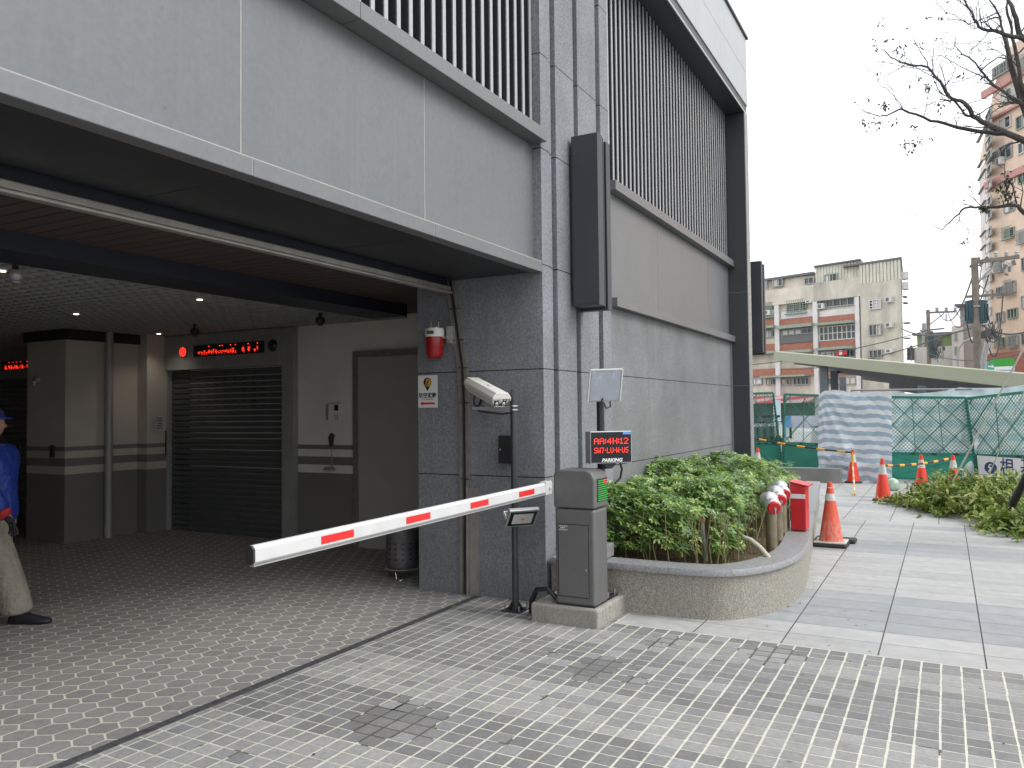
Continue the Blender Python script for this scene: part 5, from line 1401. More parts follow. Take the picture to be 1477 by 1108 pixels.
# boards and pillar in the lot
for px0, px1, D, y0, y1, mt, nm, lab in ((1116,1126,50,577,614,simple('pale_teal', (.42,.55,.58), .5),'pillar_sign','pale teal pillar sign seen through the gap in the green panels'),(1133,1141,44,600,617,M['bluesticker'],'blue_board','bright blue board seen through the green net'),(1141,1180,44,600,617,simple('lilac_board', (.5,.48,.6), .5, 0, .2, 2),'pale_board','long pale lilac board seen through the green net')):
    a, b = AT(px0,y0,D), AT(px1,y0,D); q = MB(); zb = AT(px0,y1,D).z; q.prism([Vector((a.x,a.y,max(0,zb))),Vector((b.x,b.y,max(0,zb))),Vector((b.x,b.y,a.z)),Vector((a.x,a.y,a.z))], Vector((.35,.1,0)))
    if zb > .05:
        for p in (a, b): q.box(p.x, p.y, 0, p.x+.1, p.y+.1, zb)
    tag(q.build(nm, mt), lab, 'board')
# scooters
def scooter(loc, ang):
    t = thing('scooter', loc, 'x', 'scooter', 'scooters parked behind the net'); x, y, z = loc
    Mt = Matrix.Translation(Vector(loc)) @ Matrix.Rotation(ang, 4, 'Z')
    q = MB(); q.M = Mt
    q.prism([(-.75,-.13,.5),(-.8,-.13,.72),(-.2,-.13,.70),(-.05,-.13,.35),(.3,-.13,.33),(.42,-.13,.85),(.5,-.13,.85),(.5,-.13,.25),(-.2,-.13,.2),(-.5,-.13,.35)], (0,.26,0)); q.build('body', M['carwhite'] if random.random() < .5 else M['roofgrey'], t, bevel=.03)
    q = MB(); q.M = Mt; q.prism([(-.82,-.14,.73),(-.78,-.14,.82),(-.25,-.14,.78),(-.18,-.14,.71)], (0,.28,0)); q.build('seat', M['black'], t, bevel=.03)
    for cx_ in (-.58,.62):
        q = MB(); q.M = Mt @ Matrix.Translation((cx_,0,.23)) @ Matrix.Rotation(RAD(90),4,'X'); q.lathe([(.12,-.05),(.21,-.05),(.23,-.02),(.23,.02),(.21,.05),(.12,.05)], n=20); q.build('wheel', M['rubber'], t, smooth=40)
    q = MB(); q.M = Mt; q.tube([(.62,0,.23),(.45,0,1.0)], .035, 8); q.tube([(.38,-.32,1.02),(.45,0,1.0),(.38,.32,1.02)], .02, 8)
    for s_ in (-1,1): q.tube([(.4,.25*s_,1.02),(.42,.3*s_,1.2)], .01, 6); q.obox((.42,.32*s_,1.24), Vector((.01,0,0)), Vector((0,.07,0)), Vector((0,0,.045)))
    q.build('handlebar', M['black'], t)
    q = MB(); q.M = Mt; q.lathe([(.02,0),(.08,-.02),(.09,-.06)], (.5,0,.9), 12, Matrix.Rotation(RAD(-90),3,'Y')); q.build('headlight', M['glass'], t)
    return t
for i, (px, D) in enumerate(((1089,34),(1098,34.5),(1106,35),(1112,35.6))):
    p = AT(px, 600, D); s0_ = scooter((p.x,p.y,0), RAD(200+i*6))
    s0_['label'] = ('parked scooter nearest the building fin, seen through the net', 'second parked scooter from the building fin behind the net', 'third parked scooter from the building fin behind the net', 'last parked scooter in the row, beside the leaning panel edge')[i]
# parked white car behind the tarp
p = AT(1240,640,30); Mt = Matrix.Translation((p.x,p.y,0)) @ Matrix.Rotation(RAD(118),4,'Z')
t = thing('parked_car', (p.x,p.y,0), 'white parked car mostly hidden behind the striped tarp', 'car')
q = MB(); q.M = Mt; q.prism([(-2,-.82,.3),(-2.05,-.82,.75),(-1.5,-.82,.85),(-.9,-.82,.9),(1.2,-.82,.92),(1.95,-.82,.85),(2.0,-.82,.35)], (0,1.64,0)); q.build('body', M['carwhite'], t, bevel=.08, seg=3)
q = MB(); q.M = Mt; q.prism([(-.95,-.72,.9),(-.4,-.72,1.38),(.8,-.72,1.40),(1.5,-.72,.92)], (0,1.44,0)); q.build('cabin', M['lens_dark'], t, bevel=.06, seg=3)
q = MB(); q.M = Mt; q.box(-.4,-.70,1.405,.8,.70,1.43); q.build('roof', M['carwhite'], t, bevel=.02)
for a in (-1.25,1.3):
    for b in (-.78,.78):
        q = MB(); q.M = Mt @ Matrix.Translation((a,b,.31)) @ Matrix.Rotation(RAD(90),4,'X'); q.lathe([(.17,-.1),(.29,-.1),(.31,-.06),(.31,.06),(.29,.1),(.17,.1)], n=22); W_ = q.build('wheel', M['rubber'], t, smooth=40)
        q = MB(); q.M = Mt @ Matrix.Translation((a,b,.31)) @ Matrix.Rotation(RAD(90),4,'X'); q.lathe([(.03,-.105),(.18,-.09),(.18,.09),(.03,.105)], n=18); q.build('rim', M['grey_alu'], W_)
for b in (-.6,.6):
    q = MB(); q.M = Mt; q.box(-2.06,b-.16,.6,-1.98,b+.16,.72); q.build('headlight', M['glass'], t, bevel=.02)
# pink tower
TW = Plane(AT(1433,500,89), AT(1500,500,84)); TS = Plane(AT(1421.5,500,93.5), AT(1433,500,89))
t = thing('apartment_tower', TW.at(4,0), 'tall peach tiled apartment tower with caged windows behind the bare tree', 'building')
ztw = TW.uz(1452,88)[1]; ztop = TW.uz(1475,55)[1]
q = MB(); A_ = TW.a; q.prism([TW.at(0,0), TW.at(26,0), TW.at(26,0,-16), TS.at(0,0,-6), TS.at(0,0)], (0,0,ztw-8)); q.build('wall', M['peach'], t)
q = MB(); q.prism([TS.at(.02,0,.0), TS.at(TS.L-.02,0,.0), TS.at(TS.L-.02,0,.12), TS.at(.02,0,.12)], (0,0,ztw-8.5)); q.build('side_strip', M['pale_tile'], t)
def c3(a, b): return (977+a/2.954, b/2.954)
def cz2(a, b): return (1277+a/7.385, 350+b/7.385)
# stepped and sloping crown
q = MB(); z8 = ztw-8
q.prism([TW.at(-1.2,z8), TW.at(26,z8), TW.at(26,ztop+1), TW.at(3.6,ztop), TW.at(1.4,ztw-1.4)], -TW.n*14); q.build('crown', M['peach'], t)
rows = []
for a in ((1350,262,1440,310),(1450,245,1500,300)): rows.append(TW.rect(*c3(*a[:2]),*c3(*a[2:])))
for r in rows: window(TW, r, t, 'winframe', 3, 1, True)
for a in ((1380,380,1432,440),(1440,370,1478,425),(1372,500,1425,552),(1447,488,1500,545),(1345,645,1368,695),(1376,615,1430,680),(1455,603,1500,652),(1385,732,1440,785),(1455,720,1500,780),(1395,862,1440,905),(1395,972,1440,1012),(1460,985,1500,1030)):
    r = TW.rect(*c3(*a[:2]),*c3(*a[2:])); window(TW, r, t, random.choice(('winframe','winwhite','tin')), random.choice((2,3)), 1, random.random() < .35)
for a in ((1290,410,1400,540),(1310,700,1420,810),(1320,990,1430,1100),(1190,195,1270,300),(1200,1010,1290,1100),(1190,470,1265,580),(1190,740,1280,850),(1460,150,1560,300),(1460,560,1560,700),(1460,960,1560,1090)):
    r = TW.rect(*cz2(*a[:2]),*cz2(*a[2:])); window(TW, r, t, random.choice(('winframe','winframe','tin')), 3, 1, random.random() < .3)
for yy in (160,178,199,219,240,262,286,305,330,351,374,396,420,445,468,490):
    r = TS.rect(1423.5,yy,1431.5,yy+13); window(TS, r, t, 'winframe', 2)
    q = MB(); TS.slab(q, -.05, r[3]+.05, r[0]+.5, r[3]+.13, .02, .3); 
    if random.random() < .6: q.build('ledge_awning', M['roofgrey'], t)
for a, b in ((340,.35),(750,.32),(470,.1)):
    z = TW.uz(*c3(1420,a))[1]; q = MB(); TW.slab(q, -.2, z-b, 26, z+b, .02, .35); q.build('band', M['pinkband'], t)
zlow = TW.uz(1460,508)[1]; q = MB(); TW.slab(q, -1.0, zlow-2.6, 26, zlow, .03, .8); q.build('lower_band', M['brick'], t)
ac(TW, TW.rect(*c3(1375,672),*c3(1398,702)), t); ac(TW, TW.rect(*cz2(1300,215),*cz2(1345,260)), t)
# small buildings between
def far_block(name, px0, px1, py, D, mat, lab, depth=10, roofm=None, wins=(), py_r=None, rwin=0):
    pl = Plane(AT(px0,500,D), AT(px1,500,D)); z = pl.uz((px0+px1)/2, py)[1]
    t = thing(name, pl.at(0,0), lab, 'building')
    q = MB(); pl.slab(q, 0, 0, pl.L, z, -depth, 0); q.build('wall', mat, t)
    if roofm:
        z2 = z+.9; q = MB(); q.prism([pl.at(-.5,z,.6), pl.at(pl.L+.5,z,.6), pl.at(pl.L+.5,z2,-depth), pl.at(-.5,z2,-depth)], (0,0,.25)); q.build('roof', roofm, t)
    for w_ in wins: window(pl, pl.rect(*w_), t, 'winframe', 2)
    return pl, t
far_block('green_house', 1323, 1376, 483, 108, M['greenwall'], 'low house with lime green corrugated walls behind the utility poles', 12, M['roofgrey'], ((1327,490,1334,505),))
far_block('white_house', 1318, 1374, 500, 100, M['white_wall'], 'low white walled building in front of the lime green house', 6, None, ((1308,502,1320,520),))
far_block('pale_house', 1373, 1390, 470, 96, M['white_wall'], 'narrow pale building between the lime green house and the grey house', 8, None, ((1377,480,1381,492),(1377,500,1381,512)))
pl, t = far_block('grey_house', 1386, 1426, 441, 98, simple('grey_render', (.33,.31,.30), .8), 'grey rendered house with a rooftop room behind the transformer', 10, M['roofgrey'], ((1389,444,1393,456),(1395,446,1399,458),(1406,498,1412,520)))
# shop sign, road sign
a, b = AT(1433,517,58), AT(1463,517,58); t = thing('shop_sign', a, 'green and white shop sign above the olive roof in front of the tower', 'sign')
for y0, y1, mt, nm in ((517,528.5,simple('shop_green', (.03,.27,.03), .4),'green_strip'),(528.7,533.5,M['plateW'],'white_strip'),(533.7,540,simple('shop_blue', (.25,.32,.5), .5),'blue_strip')):
    za, zb = AT(1448,y0,58).z, AT(1448,y1,58).z; q = MB(); q.prism([Vector((a.x,a.y,zb)),Vector((b.x,b.y,zb)),Vector((b.x,b.y,za)),Vector((a.x,a.y,za))], Vector((.5,.2,0))); q.build(nm, mt, t)
q = MB(); 
for p in (a, b): q.box(p.x+.55,p.y+.2,0,p.x+.75,p.y+.4,AT(1448,520,58).z)
q.build('post', M['zinc'], t)
a, b = AT(1423,524,54), AT(1434,524,54); t = thing('road_sign', a, 'small teal road sign with a white arrow beside the large utility pole', 'sign')
za, zb = AT(1430,524,54).z, AT(1430,533.5,54).z; q = MB(); q.prism([Vector((a.x,a.y,zb)),Vector((b.x,b.y,zb)),Vector((b.x,b.y,za)),Vector((a.x,a.y,za))], Vector((.08,.03,0))); q.build('plate', simple('road_green', (.02,.3,.22), .4), t)
pm = (a+b)/2; q = MB(); rr_ = (b-a).normalized(); zz = (za+zb)/2; o_ = Vector((-.02,-.01,0)); pm.z = zz
q.add([pm+o_+rr_*x+Vector((0,0,y)) for x,y in ((-.14,.04),(.05,.04),(.05,.11),(.18,0),(.05,-.11),(.05,-.04),(-.14,-.04))], [tuple(range(7))]); q.build('arrow', M['plateW'], t, fix=False)
q = MB(); q.box(a.x+.09,a.y+.05,0,a.x+.2,a.y+.15,za); q.build('post', M['zinc'], t)
# ------------------------------------------------------------------ utility poles and wires
def cz(a, b): return (1277+a/7.385, 350+b/7.385)
DA_, DB_ = 34, 58
pa = AT(1405.5,372,DA_)
t = thing('utility_pole', (pa.x,pa.y,0), 'thick concrete utility pole carrying a dark teal transformer', 'utility pole')
q = MB(); bt = AT(1411,530,DA_); q.tube([(bt.x,bt.y,0),(pa.x,pa.y,pa.z)], [.17,.115], 16); q.build('shaft', M['conc_pole'], t, smooth=40)
def pa2(a, b): return AT(*cz(a,b), DA_)
for a, b, w_ in (((985,205),(1430,150),.13),((855,578),(1370,545),.09),((900,262),(1005,160),.09),((1000,250),(1092,152),.09)):
    q = MB(); q.beam(pa2(*a), pa2(*b), w_, w_); q.build('crossarm', M['conc_pole'], t)
q = MB(); q.beam(pa2(1000,410), pa2(1215,190), .07, .07); q.beam(pa2(1000,450), pa2(1110,555), .05, .05); q.beam(pa2(1025,240), pa2(1005,430), .05, .05); q.build('brace', M['zinc'], t)
q = MB(); q.beam(pa2(1232,320), pa2(1292,235), .09, .09); q.beam(pa2(1320,255), pa2(1322,310), .09, .09); q.beam(pa2(1360,190), pa2(1375,240), .12, .12); q.beam(pa2(1270,335), pa2(1310,345), .05, .07)
q.build('cutout_fuse', M['roofgrey'], t)
q = MB(); 
for a in (1180,1290,1400): q.lathe([(.05,0),(.07,.05),(.05,.08),(.08,.12),(.04,.2)], pa2(a,150-(a-1180)*.05), 10)
q.build('insulator', M['insul'], t)
for a in (925,1020):
    c = pa2(a+5,740); c = c+Vector((.12,.02,0))
    q = MB(); q.lathe([(.02,-.42),(.2,-.40),(.22,-.34),(.22,.36),(.24,.38),(.24,.42),(.05,.47)], c, 20)
    for i in range(10):
        th = i*.628; v = Vector((math.cos(th),math.sin(th),0)); q.obox(c+v*.235, v*.02, Vector((-v.y,v.x,0))*.012, Vector((0,0,.3)))
    q.build('transformer', M['transformer'], t, smooth=40)
q = MB(); q.lathe([(.15,0),(.17,.0),(.17,.06),(.15,.06)], AT(*cz(975,690),DA_), 16); q.build('pole_band', M['zinc'], t)
pb = AT(1338.5,447,DB_)
t = thing('utility_pole', (pb.x,pb.y,0), 'thinner brown utility pole with one long crossarm, farther away', 'utility pole')
q = MB(); bt = AT(1339.5,525,DB_); q.tube([(bt.x,bt.y,0),(pb.x,pb.y,pb.z)], [.17,.11], 14); q.build('shaft', M['conc_pole'], t, smooth=40)
def pb2(a, b): return AT(*cz(a,b), DB_)
for a, b, w_ in (((430,748),(755,735),.12),((370,940),(630,915),.1)):
    q = MB(); q.beam(pb2(*a), pb2(*b), w_, w_); q.build('crossarm', M['roofgrey'], t)
q = MB(); q.beam(pb2(470,875), pb2(625,755), .08, .08); q.build('brace', M['zinc'], t)
q = MB()
for a in (550,650,745): q.lathe([(.08,0),(.12,.08),(.08,.14),(.13,.2),(.05,.3)], pb2(a,733), 10)
q.beam(pb2(648,760), pb2(648,835), .1, .1); q.build('insulator', M['insul'], t)
q = MB(); q.tube([pb2(410,860), pb2(412,1100)], .12, 10); q.build('conduit', M['zinc'], t)
q = MB(); q.lathe([(.2,-.9),(.26,-.8),(.26,.6),(.1,.75)], pb2(500,1080), 16); q.build('transformer', M['transformer'], t, smooth=40)
pc_ = AT(1419,500,30); q = MB(); q.tube([(pc_.x,pc_.y,0), AT(1418.5,520,30), AT(1422,503,30), AT(1424,496,30)], [.09,.085,.08,.08], 12); tag(q.build('steel_post', M['zinc'], None, smooth=40), 'slim grey steel tube post leaning beside the large utility pole', 'post')
pc_ = AT(1381,545,62); t = thing('street_lamp', (pc_.x,pc_.y,0), 'thin curved street lamp arching between the two utility poles', 'street lamp')
q = MB(); q.tube([(pc_.x,pc_.y,0), AT(1381,515,62), AT(1383,503,62), AT(1390,493,62), AT(1400,489.5,62)], .07, 8); q.build('post', M['zinc'], t, smooth=40)
q = MB(); q.tube([AT(1398,489.5,62), AT(1407,488.5,62)], [.09,.16], 8); q.build('lamp_head', M['winwhite'], t)
def wire(p0, p1, sag, lab, r=.022, n=14, grp='overhead wires'):
    p0, p1 = Vector(p0), Vector(p1); L = (p1-p0).length
    q = MB(); q.tube([p0+(p1-p0)*(i/n)-Vector((0,0,sag*4*(i/n)*(1-i/n))) for i in range(n+1)], r, 5, cap=False)
    o = q.build('power_line', M['wire'], None, smooth=True); tag(o, lab, 'wire', grp)
wire(pb2(550,700), pa2(930,360), 1.2, 'upper wire slung between the two utility poles', .03)
wire(pb2(650,700), pa2(1010,450), 1.4, 'second wire between the two utility poles, below the upper one', .028)
wire(pb2(745,705), pa2(1100,350), 1.2, 'wire from the small pole passing behind the large pole toward its crossarm', .026)
wire(AT(1130,533,60), AT(1405,470,40), .5, 'long rising wire crossing in front of the cream apartment block', .03)
wire(AT(1075,527,55), AT(1340,476,58), .3, 'long rising wire crossing the brick bands, ending at the thinner pole', .03)
wire(pa2(1030,880), AT(1500,470,30), .3, 'dark cable from the large pole passing in front of the tower', .03)
wire(AT(1300,474,60), pa2(980,890), .4, 'dark cable joining the two poles at the level of the transformers', .04)
wire(AT(1340,510,57), AT(1480,508,40), .4, 'low cable running along the house roofs to the large pole', .03)
for a, b, sg, lab in (((1250,570),(1140,840),1.0,'looped black lead hanging from the lower crossarm'),((1140,840),(1080,690),.3,'looped black lead returning to the transformer'),((870,860),(960,970),.5,'looped lead at the foot of the teal transformer'),((1060,930),(1240,920),1.0,'hanging cable loop between the large pole and the tower')):
    wire(pa2(*a), pa2(*b), sg, lab, .025)
def tangle(c, w_, h_, D, n, lab, seed):
    rn_ = random.Random(seed); q = MB()
    for i in range(n):
        pts = [AT(c[0]+rn_.uniform(-1,1)*w_, c[1]+rn_.uniform(-1,1)*h_, D+rn_.uniform(-.3,.3))]
        for k2 in range(3): pts.append(AT(c[0]+rn_.uniform(-1,1)*w_, c[1]+rn_.uniform(-1,1)*h_, D+rn_.uniform(-.3,.3)))
        cp = []
        for k2 in range(3):
            for s in range(4): u = s/4; cp.append(pts[k2]*(1-u)+pts[k2+1]*u-Vector((0,0,.25*math.sin(u*3.14))))
        q.tube(cp, .013, 4, cap=False)
        if i % 5 == 0: q.obox(pts[1], Vector((.08,0,0)), Vector((0,.08,0)), Vector((0,0,.13)))
    o = tag(q.build('cable_tangle', M['wire']), lab, 'cables')
tangle((1352,500), 10, 20, 57, 16, 'tangle of cables and boxes beside the thinner utility pole', 1)
tangle((1430,475), 14, 12, 33, 9, 'tangle of leads beside the teal transformer on the large pole', 2)
tangle((1313,507), 6, 14, 70, 8, 'cluttered cables between the cream block and the white house', 3)

# ------------------------------------------------------------------ bare tree
random.seed(33)
DT = 11.0
def cA(a, b): return (1277+a/7.385, 50+b/7.385)
def cB(a, b): return (1277+a/7.385, 200+b/7.385)
def cC(a, b): return (1390+a/9.23, b/9.23)
def cD(a, b): return (977+a/2.954, b/2.954)
TR0 = AT(1545,700,DT); TR0.z = 0
t = thing('tree', TR0, 'leafless street tree reaching its thin branches over the tower', 'tree')
trunk = [TR0, TR0+Vector((0,0,1.2)), AT(1546,450,DT), AT(1542,330,DT), AT(1535,200,DT), AT(1522,90,DT), AT(1508,-60,DT), AT(1500,-220,DT)]
q = MB(); q.tube(trunk, [.17,.15,.14,.13,.12,.10,.07,.03], 14); q.build('trunk', M['bark'], t, smooth=50)
br = MB(); tw = MB(); lv_ = MB()
def limb(pts, r0, r1, dd=0.0, twigs=1.0):
    """pts in photo pixels; real depth leans by dd metres from root to tip"""
    n = len(pts); W3 = [AT(p[0], p[1], DT+dd*(i/(n-1))+.05*math.sin(i*1.7)) for i, p in enumerate(pts)]
    # subdivide with a little wobble
    P3 = []
    for i in range(n-1):
        P3 += [W3[i], (W3[i]+W3[i+1])/2+rnd_dir()*.012]
    P3.append(W3[-1]); N = len(P3)
    br.tube(P3, [.64*(r0+(r1-r0)*(i/(N-1))**.8) for i in range(N)], 8)
    for i in range(2, N):
        if random.random() < .55*twigs: twig(P3[i], (P3[i]-P3[i-1]).normalized(), random.uniform(.15,.55), max(.003, (r0+(r1-r0)*i/N)*.2), 2)
    return P3
def twig(p, d, L, r, lev):
    dv = (d+rnd_dir()*.9).normalized(); pts = [p]; c = p; k2 = 4
    for i in range(k2):
        dv = (dv+rnd_dir()*.28+Vector((0,0,.05))).normalized(); c = c+dv*L/k2; pts.append(c)
    tw.tube(pts, [r*(1-.17*i) for i in range(len(pts))], 5)
    if lev > 0:
        for i in (1,2,3):
            if random.random() < .6: twig(pts[i], dv, L*.55, r*.6, lev-1)
    elif random.random() < .10: leafclump(c, 3)
def leafclump(c, n):
    for i in range(n): leaf(lv_, c+rnd_dir()*.03, (rnd_dir()+Vector((0,0,-.6))).normalized(), rnd_dir(), random.uniform(.03,.055), random.uniform(.008,.013), jit((.06,.07,.03),.4), .3)
m_ = lambda f, L: [f(*p) for p in L]
limb([(1535,235)]+m_(cA, [(1477,1130),(1290,1050),(1150,990),(1020,925),(930,870),(900,790),(850,735),(760,700),(670,650),(620,560),(530,450),(450,345),(300,335),(220,310),(110,265),(20,200),(-60,150)]), .065, .006, -.5)
limb(m_(cA, [(930,870),(850,860),(740,710),(665,650)]), .022, .018, -.2, .3)
limb(m_(cA, [(1290,1050),(1100,1040),(930,1020),(770,990),(660,955),(480,920),(330,850),(190,800),(140,800),(20,860),(-60,870),(-190,830),(-260,790)]), .045, .006, .4)
limb(m_(cA, [(190,800),(110,680),(40,600),(-60,540),(-90,440)]), .009, .004, .3, .8)
limb(m_(cA, [(175,790),(100,670),(60,560),(40,500)]), .007, .003, .1, .5)
limb(m_(cA, [(450,345),(440,280),(350,130),(300,40),(295,0)]), .012, .004, .3, .6)
limb(m_(cA, [(510,400),(498,280),(515,150),(522,60)]), .010, .004, -.2, .6)
limb(m_(cA, [(720,705),(600,715),(480,740),(360,780),(260,800)]), .010, .004, .3, .8)
limb(m_(cA, [(700,720),(620,700),(500,670),(430,600),(410,560)]), .006, .003, .3, .5)
limb(m_(cA, [(820,870),(720,890),(600,940),(480,1000),(380,1060),(350,1108)]), .007, .003, .3, .6)
limb(m_(cA, [(960,860),(1080,790),(1180,740),(1300,720),(1420,740)]), .012, .006, .3, .7)
limb(m_(cA, [(830,760),(920,720),(1040,680),(1160,665),(1220,690)]), .010, .004, -.3, .6)
limb([(1534,190)]+m_(cA, [(1477,745),(1420,700),(1280,620),(1150,540),(1060,440),(1020,390),(960,300),(890,240),(820,210),(740,120),(740,0)]), .04, .006, .5)
limb(m_(cA, [(1020,390),(1100,310),(1200,240),(1300,260),(1330,280)]), .014, .010, .2, .5)
limb(m_(cA, [(1060,460),(970,420),(880,380),(770,320),(650,250),(560,220)]), .012, .004, -.2)
limb(m_(cA, [(975,425),(900,460),(830,495),(740,510)]), .008, .003, .2)
limb(m_(cA, [(820,215),(760,230),(690,230),(620,240)]), .006, .003, .2)
limb(m_(cA, [(740,120),(700,160),(630,125)]), .006, .003, .2)
limb([(1520,62)]+m_(cC, [(800,520),(640,490),(540,460),(400,405),(320,405),(200,360),(140,260),(100,150),(20,20),(-60,-40)]), .05, .012, -.6)
limb(m_(cC, [(330,420),(230,550),(120,640),(20,735)]), .010, .004, -.2)
limb(m_(cC, [(170,300),(60,330),(0,275),(-120,200),(-240,160)]), .012, .004, -.2)
limb(m_(cC, [(170,380),(110,340),(0,270)]), .006, .004, -.2)
limb(m_(cC, [(180,290),(280,240),(400,190),(520,120),(580,60)]), .010, .006, .3)
limb(m_(cC, [(240,300),(340,260),(420,230),(470,235)]), .012, .016, .1)
limb(m_(cC, [(230,550),(120,560),(0,580),(-140,560),(-300,590)]), .008, .003, .2)
limb(m_(cC, [(530,490),(400,520),(270,570),(120,640)]), .008, .003, .3)
limb([(1538,260),(1502,190)]+m_(cC, [(720,1110),(610,750),(540,470),(480,220),(420,110),(340,0)]), .045, .012, .5, .6)
limb([(1537,235),(1505,175)]+m_(cC, [(760,1110),(700,720),(640,480),(615,280),(570,90),(575,-40)]), .05, .016, .2, .6)
limb([(1520,100)]+m_(cC, [(740,460),(700,250),(640,80),(590,0),(540,-90)]), .06, .02, -.2, .6)
limb([(1500,260)]+m_(cA, [(1500,860),(1440,700),(1380,480),(1320,240),(1270,0)]), .05, .04, .3, .3)
limb([(1496,250)]+m_(cC, [(900,1500),(790,1250),(740,1080)]), .055, .05, .2, .2)
limb(m_(cC, [(700,720),(800,640),(900,590)]), .02, .012, .2)
limb(m_(cC, [(480,220),(420,80),(350,0)]), .010, .006, -.3)
limb([(1543,350)]+m_(cB, [(1477,790),(1410,715),(1300,712),(1100,730),(1040,745),(960,735),(840,742),(790,800),(690,890),(605,972),(530,937)]), .045, .006, -.4, .55)
limb(m_(cB, [(795,800),(790,860),(760,900),(710,970),(735,1010),(765,940),(768,890)]), .006, .003, .2, .2)
limb(m_(cB, [(785,870),(865,945),(905,1040)]), .006, .003, .2, .3)
limb(m_(cB, [(1040,748),(960,810),(895,850),(882,895)]), .007, .003, -.2, .4)
limb(m_(cB, [(760,825),(720,790),(712,745)]), .006, .003, -.2, .2)
limb(m_(cB, [(685,895),(650,885),(625,860)]), .006, .003, -.2, .2)
limb(m_(cB, [(1400,690),(1375,580),(1340,480),(1290,430)]), .016, .008, -.2, .8)
limb(m_(cB, [(1330,630),(1290,520),(1270,400),(1270,270)]), .012, .006, .2, .8)
for a, b, n in ((*cD(885,455),16),(*cD(805,525),9),(*cD(930,520),5),(*cD(1070,365),12),(*cD(1015,545),6),(*cD(965,610),6),(*cD(1020,605),9),(*cD(930,215),5),(*cD(960,240),5),(*cD(840,175),4),(*cD(850,525),5),(*cD(1220,1030),7),(*cD(1040,330),4),(*cD(1120,460),5),(*cD(1205,320),4),(*cD(870,90),4),(*cD(1000,640),5)):
    for i in range(n): leafclump(AT(a+random.gauss(0,3), b+random.gauss(0,3), DT), 2)
for i in range(70):
    a, b = random.choice(((1455,285),(1450,262),(1462,270),(1448,275))); leafclump(AT(a+random.gauss(0,5), b+random.gauss(0,8), DT-.2), 2)
for a in range(26): leafclump(AT(1421+random.gauss(0,3), 301+random.gauss(0,1.5), DT-.2), 2)
br.build('limbs', M['bark'], t, smooth=50, fix=False); tw.build('twigs', M['bark'], t, fix=False); lv_.build('leaves', M['leaf'], t, fix=False)

# ------------------------------------------------------------------ person walking past the beige column
O = G(0, 897); U = Vector((rt.x, rt.y, 0)).normalized(); V = Vector((-U.y, U.x, 0)); 
if V.dot(O) < 0: V = -V
KP = (O-EYE).dot(fw)/F                       # metres per photo pixel at the person
per = thing('person', (O.x, O.y, 0), 'person in a blue jacket, dark cap and khaki trousers walking in from the left', 'person')
def L3(u, v, z): return O + U*(u-.055*min(1, max(0, (z-.35)*1.3))) + V*v + Vector((0,0,z)) - Vector((0,0,O.z))
def skinned(name, chains, mat, levels=2, parent=per):
    """chains: list of (points, radii, index of the chain/point to start from or None)"""
    vs = []; es = []; rad = []
    for pts, rs, start in chains:
        prev = start
        for p, r in zip(pts, rs):
            vs.append(L3(*p)); rad.append(r); i = len(vs)-1
            if prev is not None: es.append((prev, i))
            prev = i
    off = Vector((O.x,O.y,0))
    me = bpy.data.meshes.new(name); me.from_pydata([tuple(v-off) for v in vs], es, [])
    o = bpy.data.objects.new(name, me); COL.objects.link(o)
    o.modifiers.new('skin', 'SKIN'); sv = me.skin_vertices[0].data
    for i, r in enumerate(rad): sv[i].radius = r if isinstance(r, tuple) else (r, r)
    sv[0].use_root = True
    s = o.modifiers.new('sub', 'SUBSURF'); s.levels = levels; s.render_levels = levels
    bpy.context.view_layer.update()
    m2 = bpy.data.meshes.new_from_object(o.evaluated_get(bpy.context.evaluated_depsgraph_get()))
    bpy.data.objects.remove(o); m2.name = name; m2.materials.clear(); m2.materials.append(mat)
    m2.polygons.foreach_set('use_smooth', [True]*len(m2.polygons))
    r_ = bpy.data.objects.new(name, m2); COL.objects.link(r_); r_.parent = parent; return r_
# u forward (to the right in the photo), v away from the camera
hipN, hipF = (-.02,-.09,.80), (-.04,.09,.80)
neck = (-.02,0,1.37)
body_chains = [([(-.03,0,.84),(-.03,0,1.0),(-.03,0,1.18),(-.02,0,1.30),neck,(-.005,0,1.44)], [.12,.12,.13,.11,.052,.05], None),
    ([hipN,(.06,-.09,.45),(.145,-.09,.10),(.17,-.09,.05),(.30,-.095,.035)], [.085,.058,.042,.04,.025], 0),
    ([hipF,(-.16,.09,.44),(-.36,.09,.16),(-.38,.09,.07),(-.27,.095,.03)], [.085,.058,.042,.04,.03], 0),
    ([(0,-.18,1.30),(.10,-.235,1.05),(.205,-.215,.86),(.24,-.21,.80)], [.055,.043,.033,.03], 3),
    ([(-.03,.18,1.30),(-.12,.235,1.05),(-.12,.22,.82),(-.11,.21,.76)], [.055,.043,.033,.03], 3)]
bodyo = skinned('body', body_chains, M['skin'])
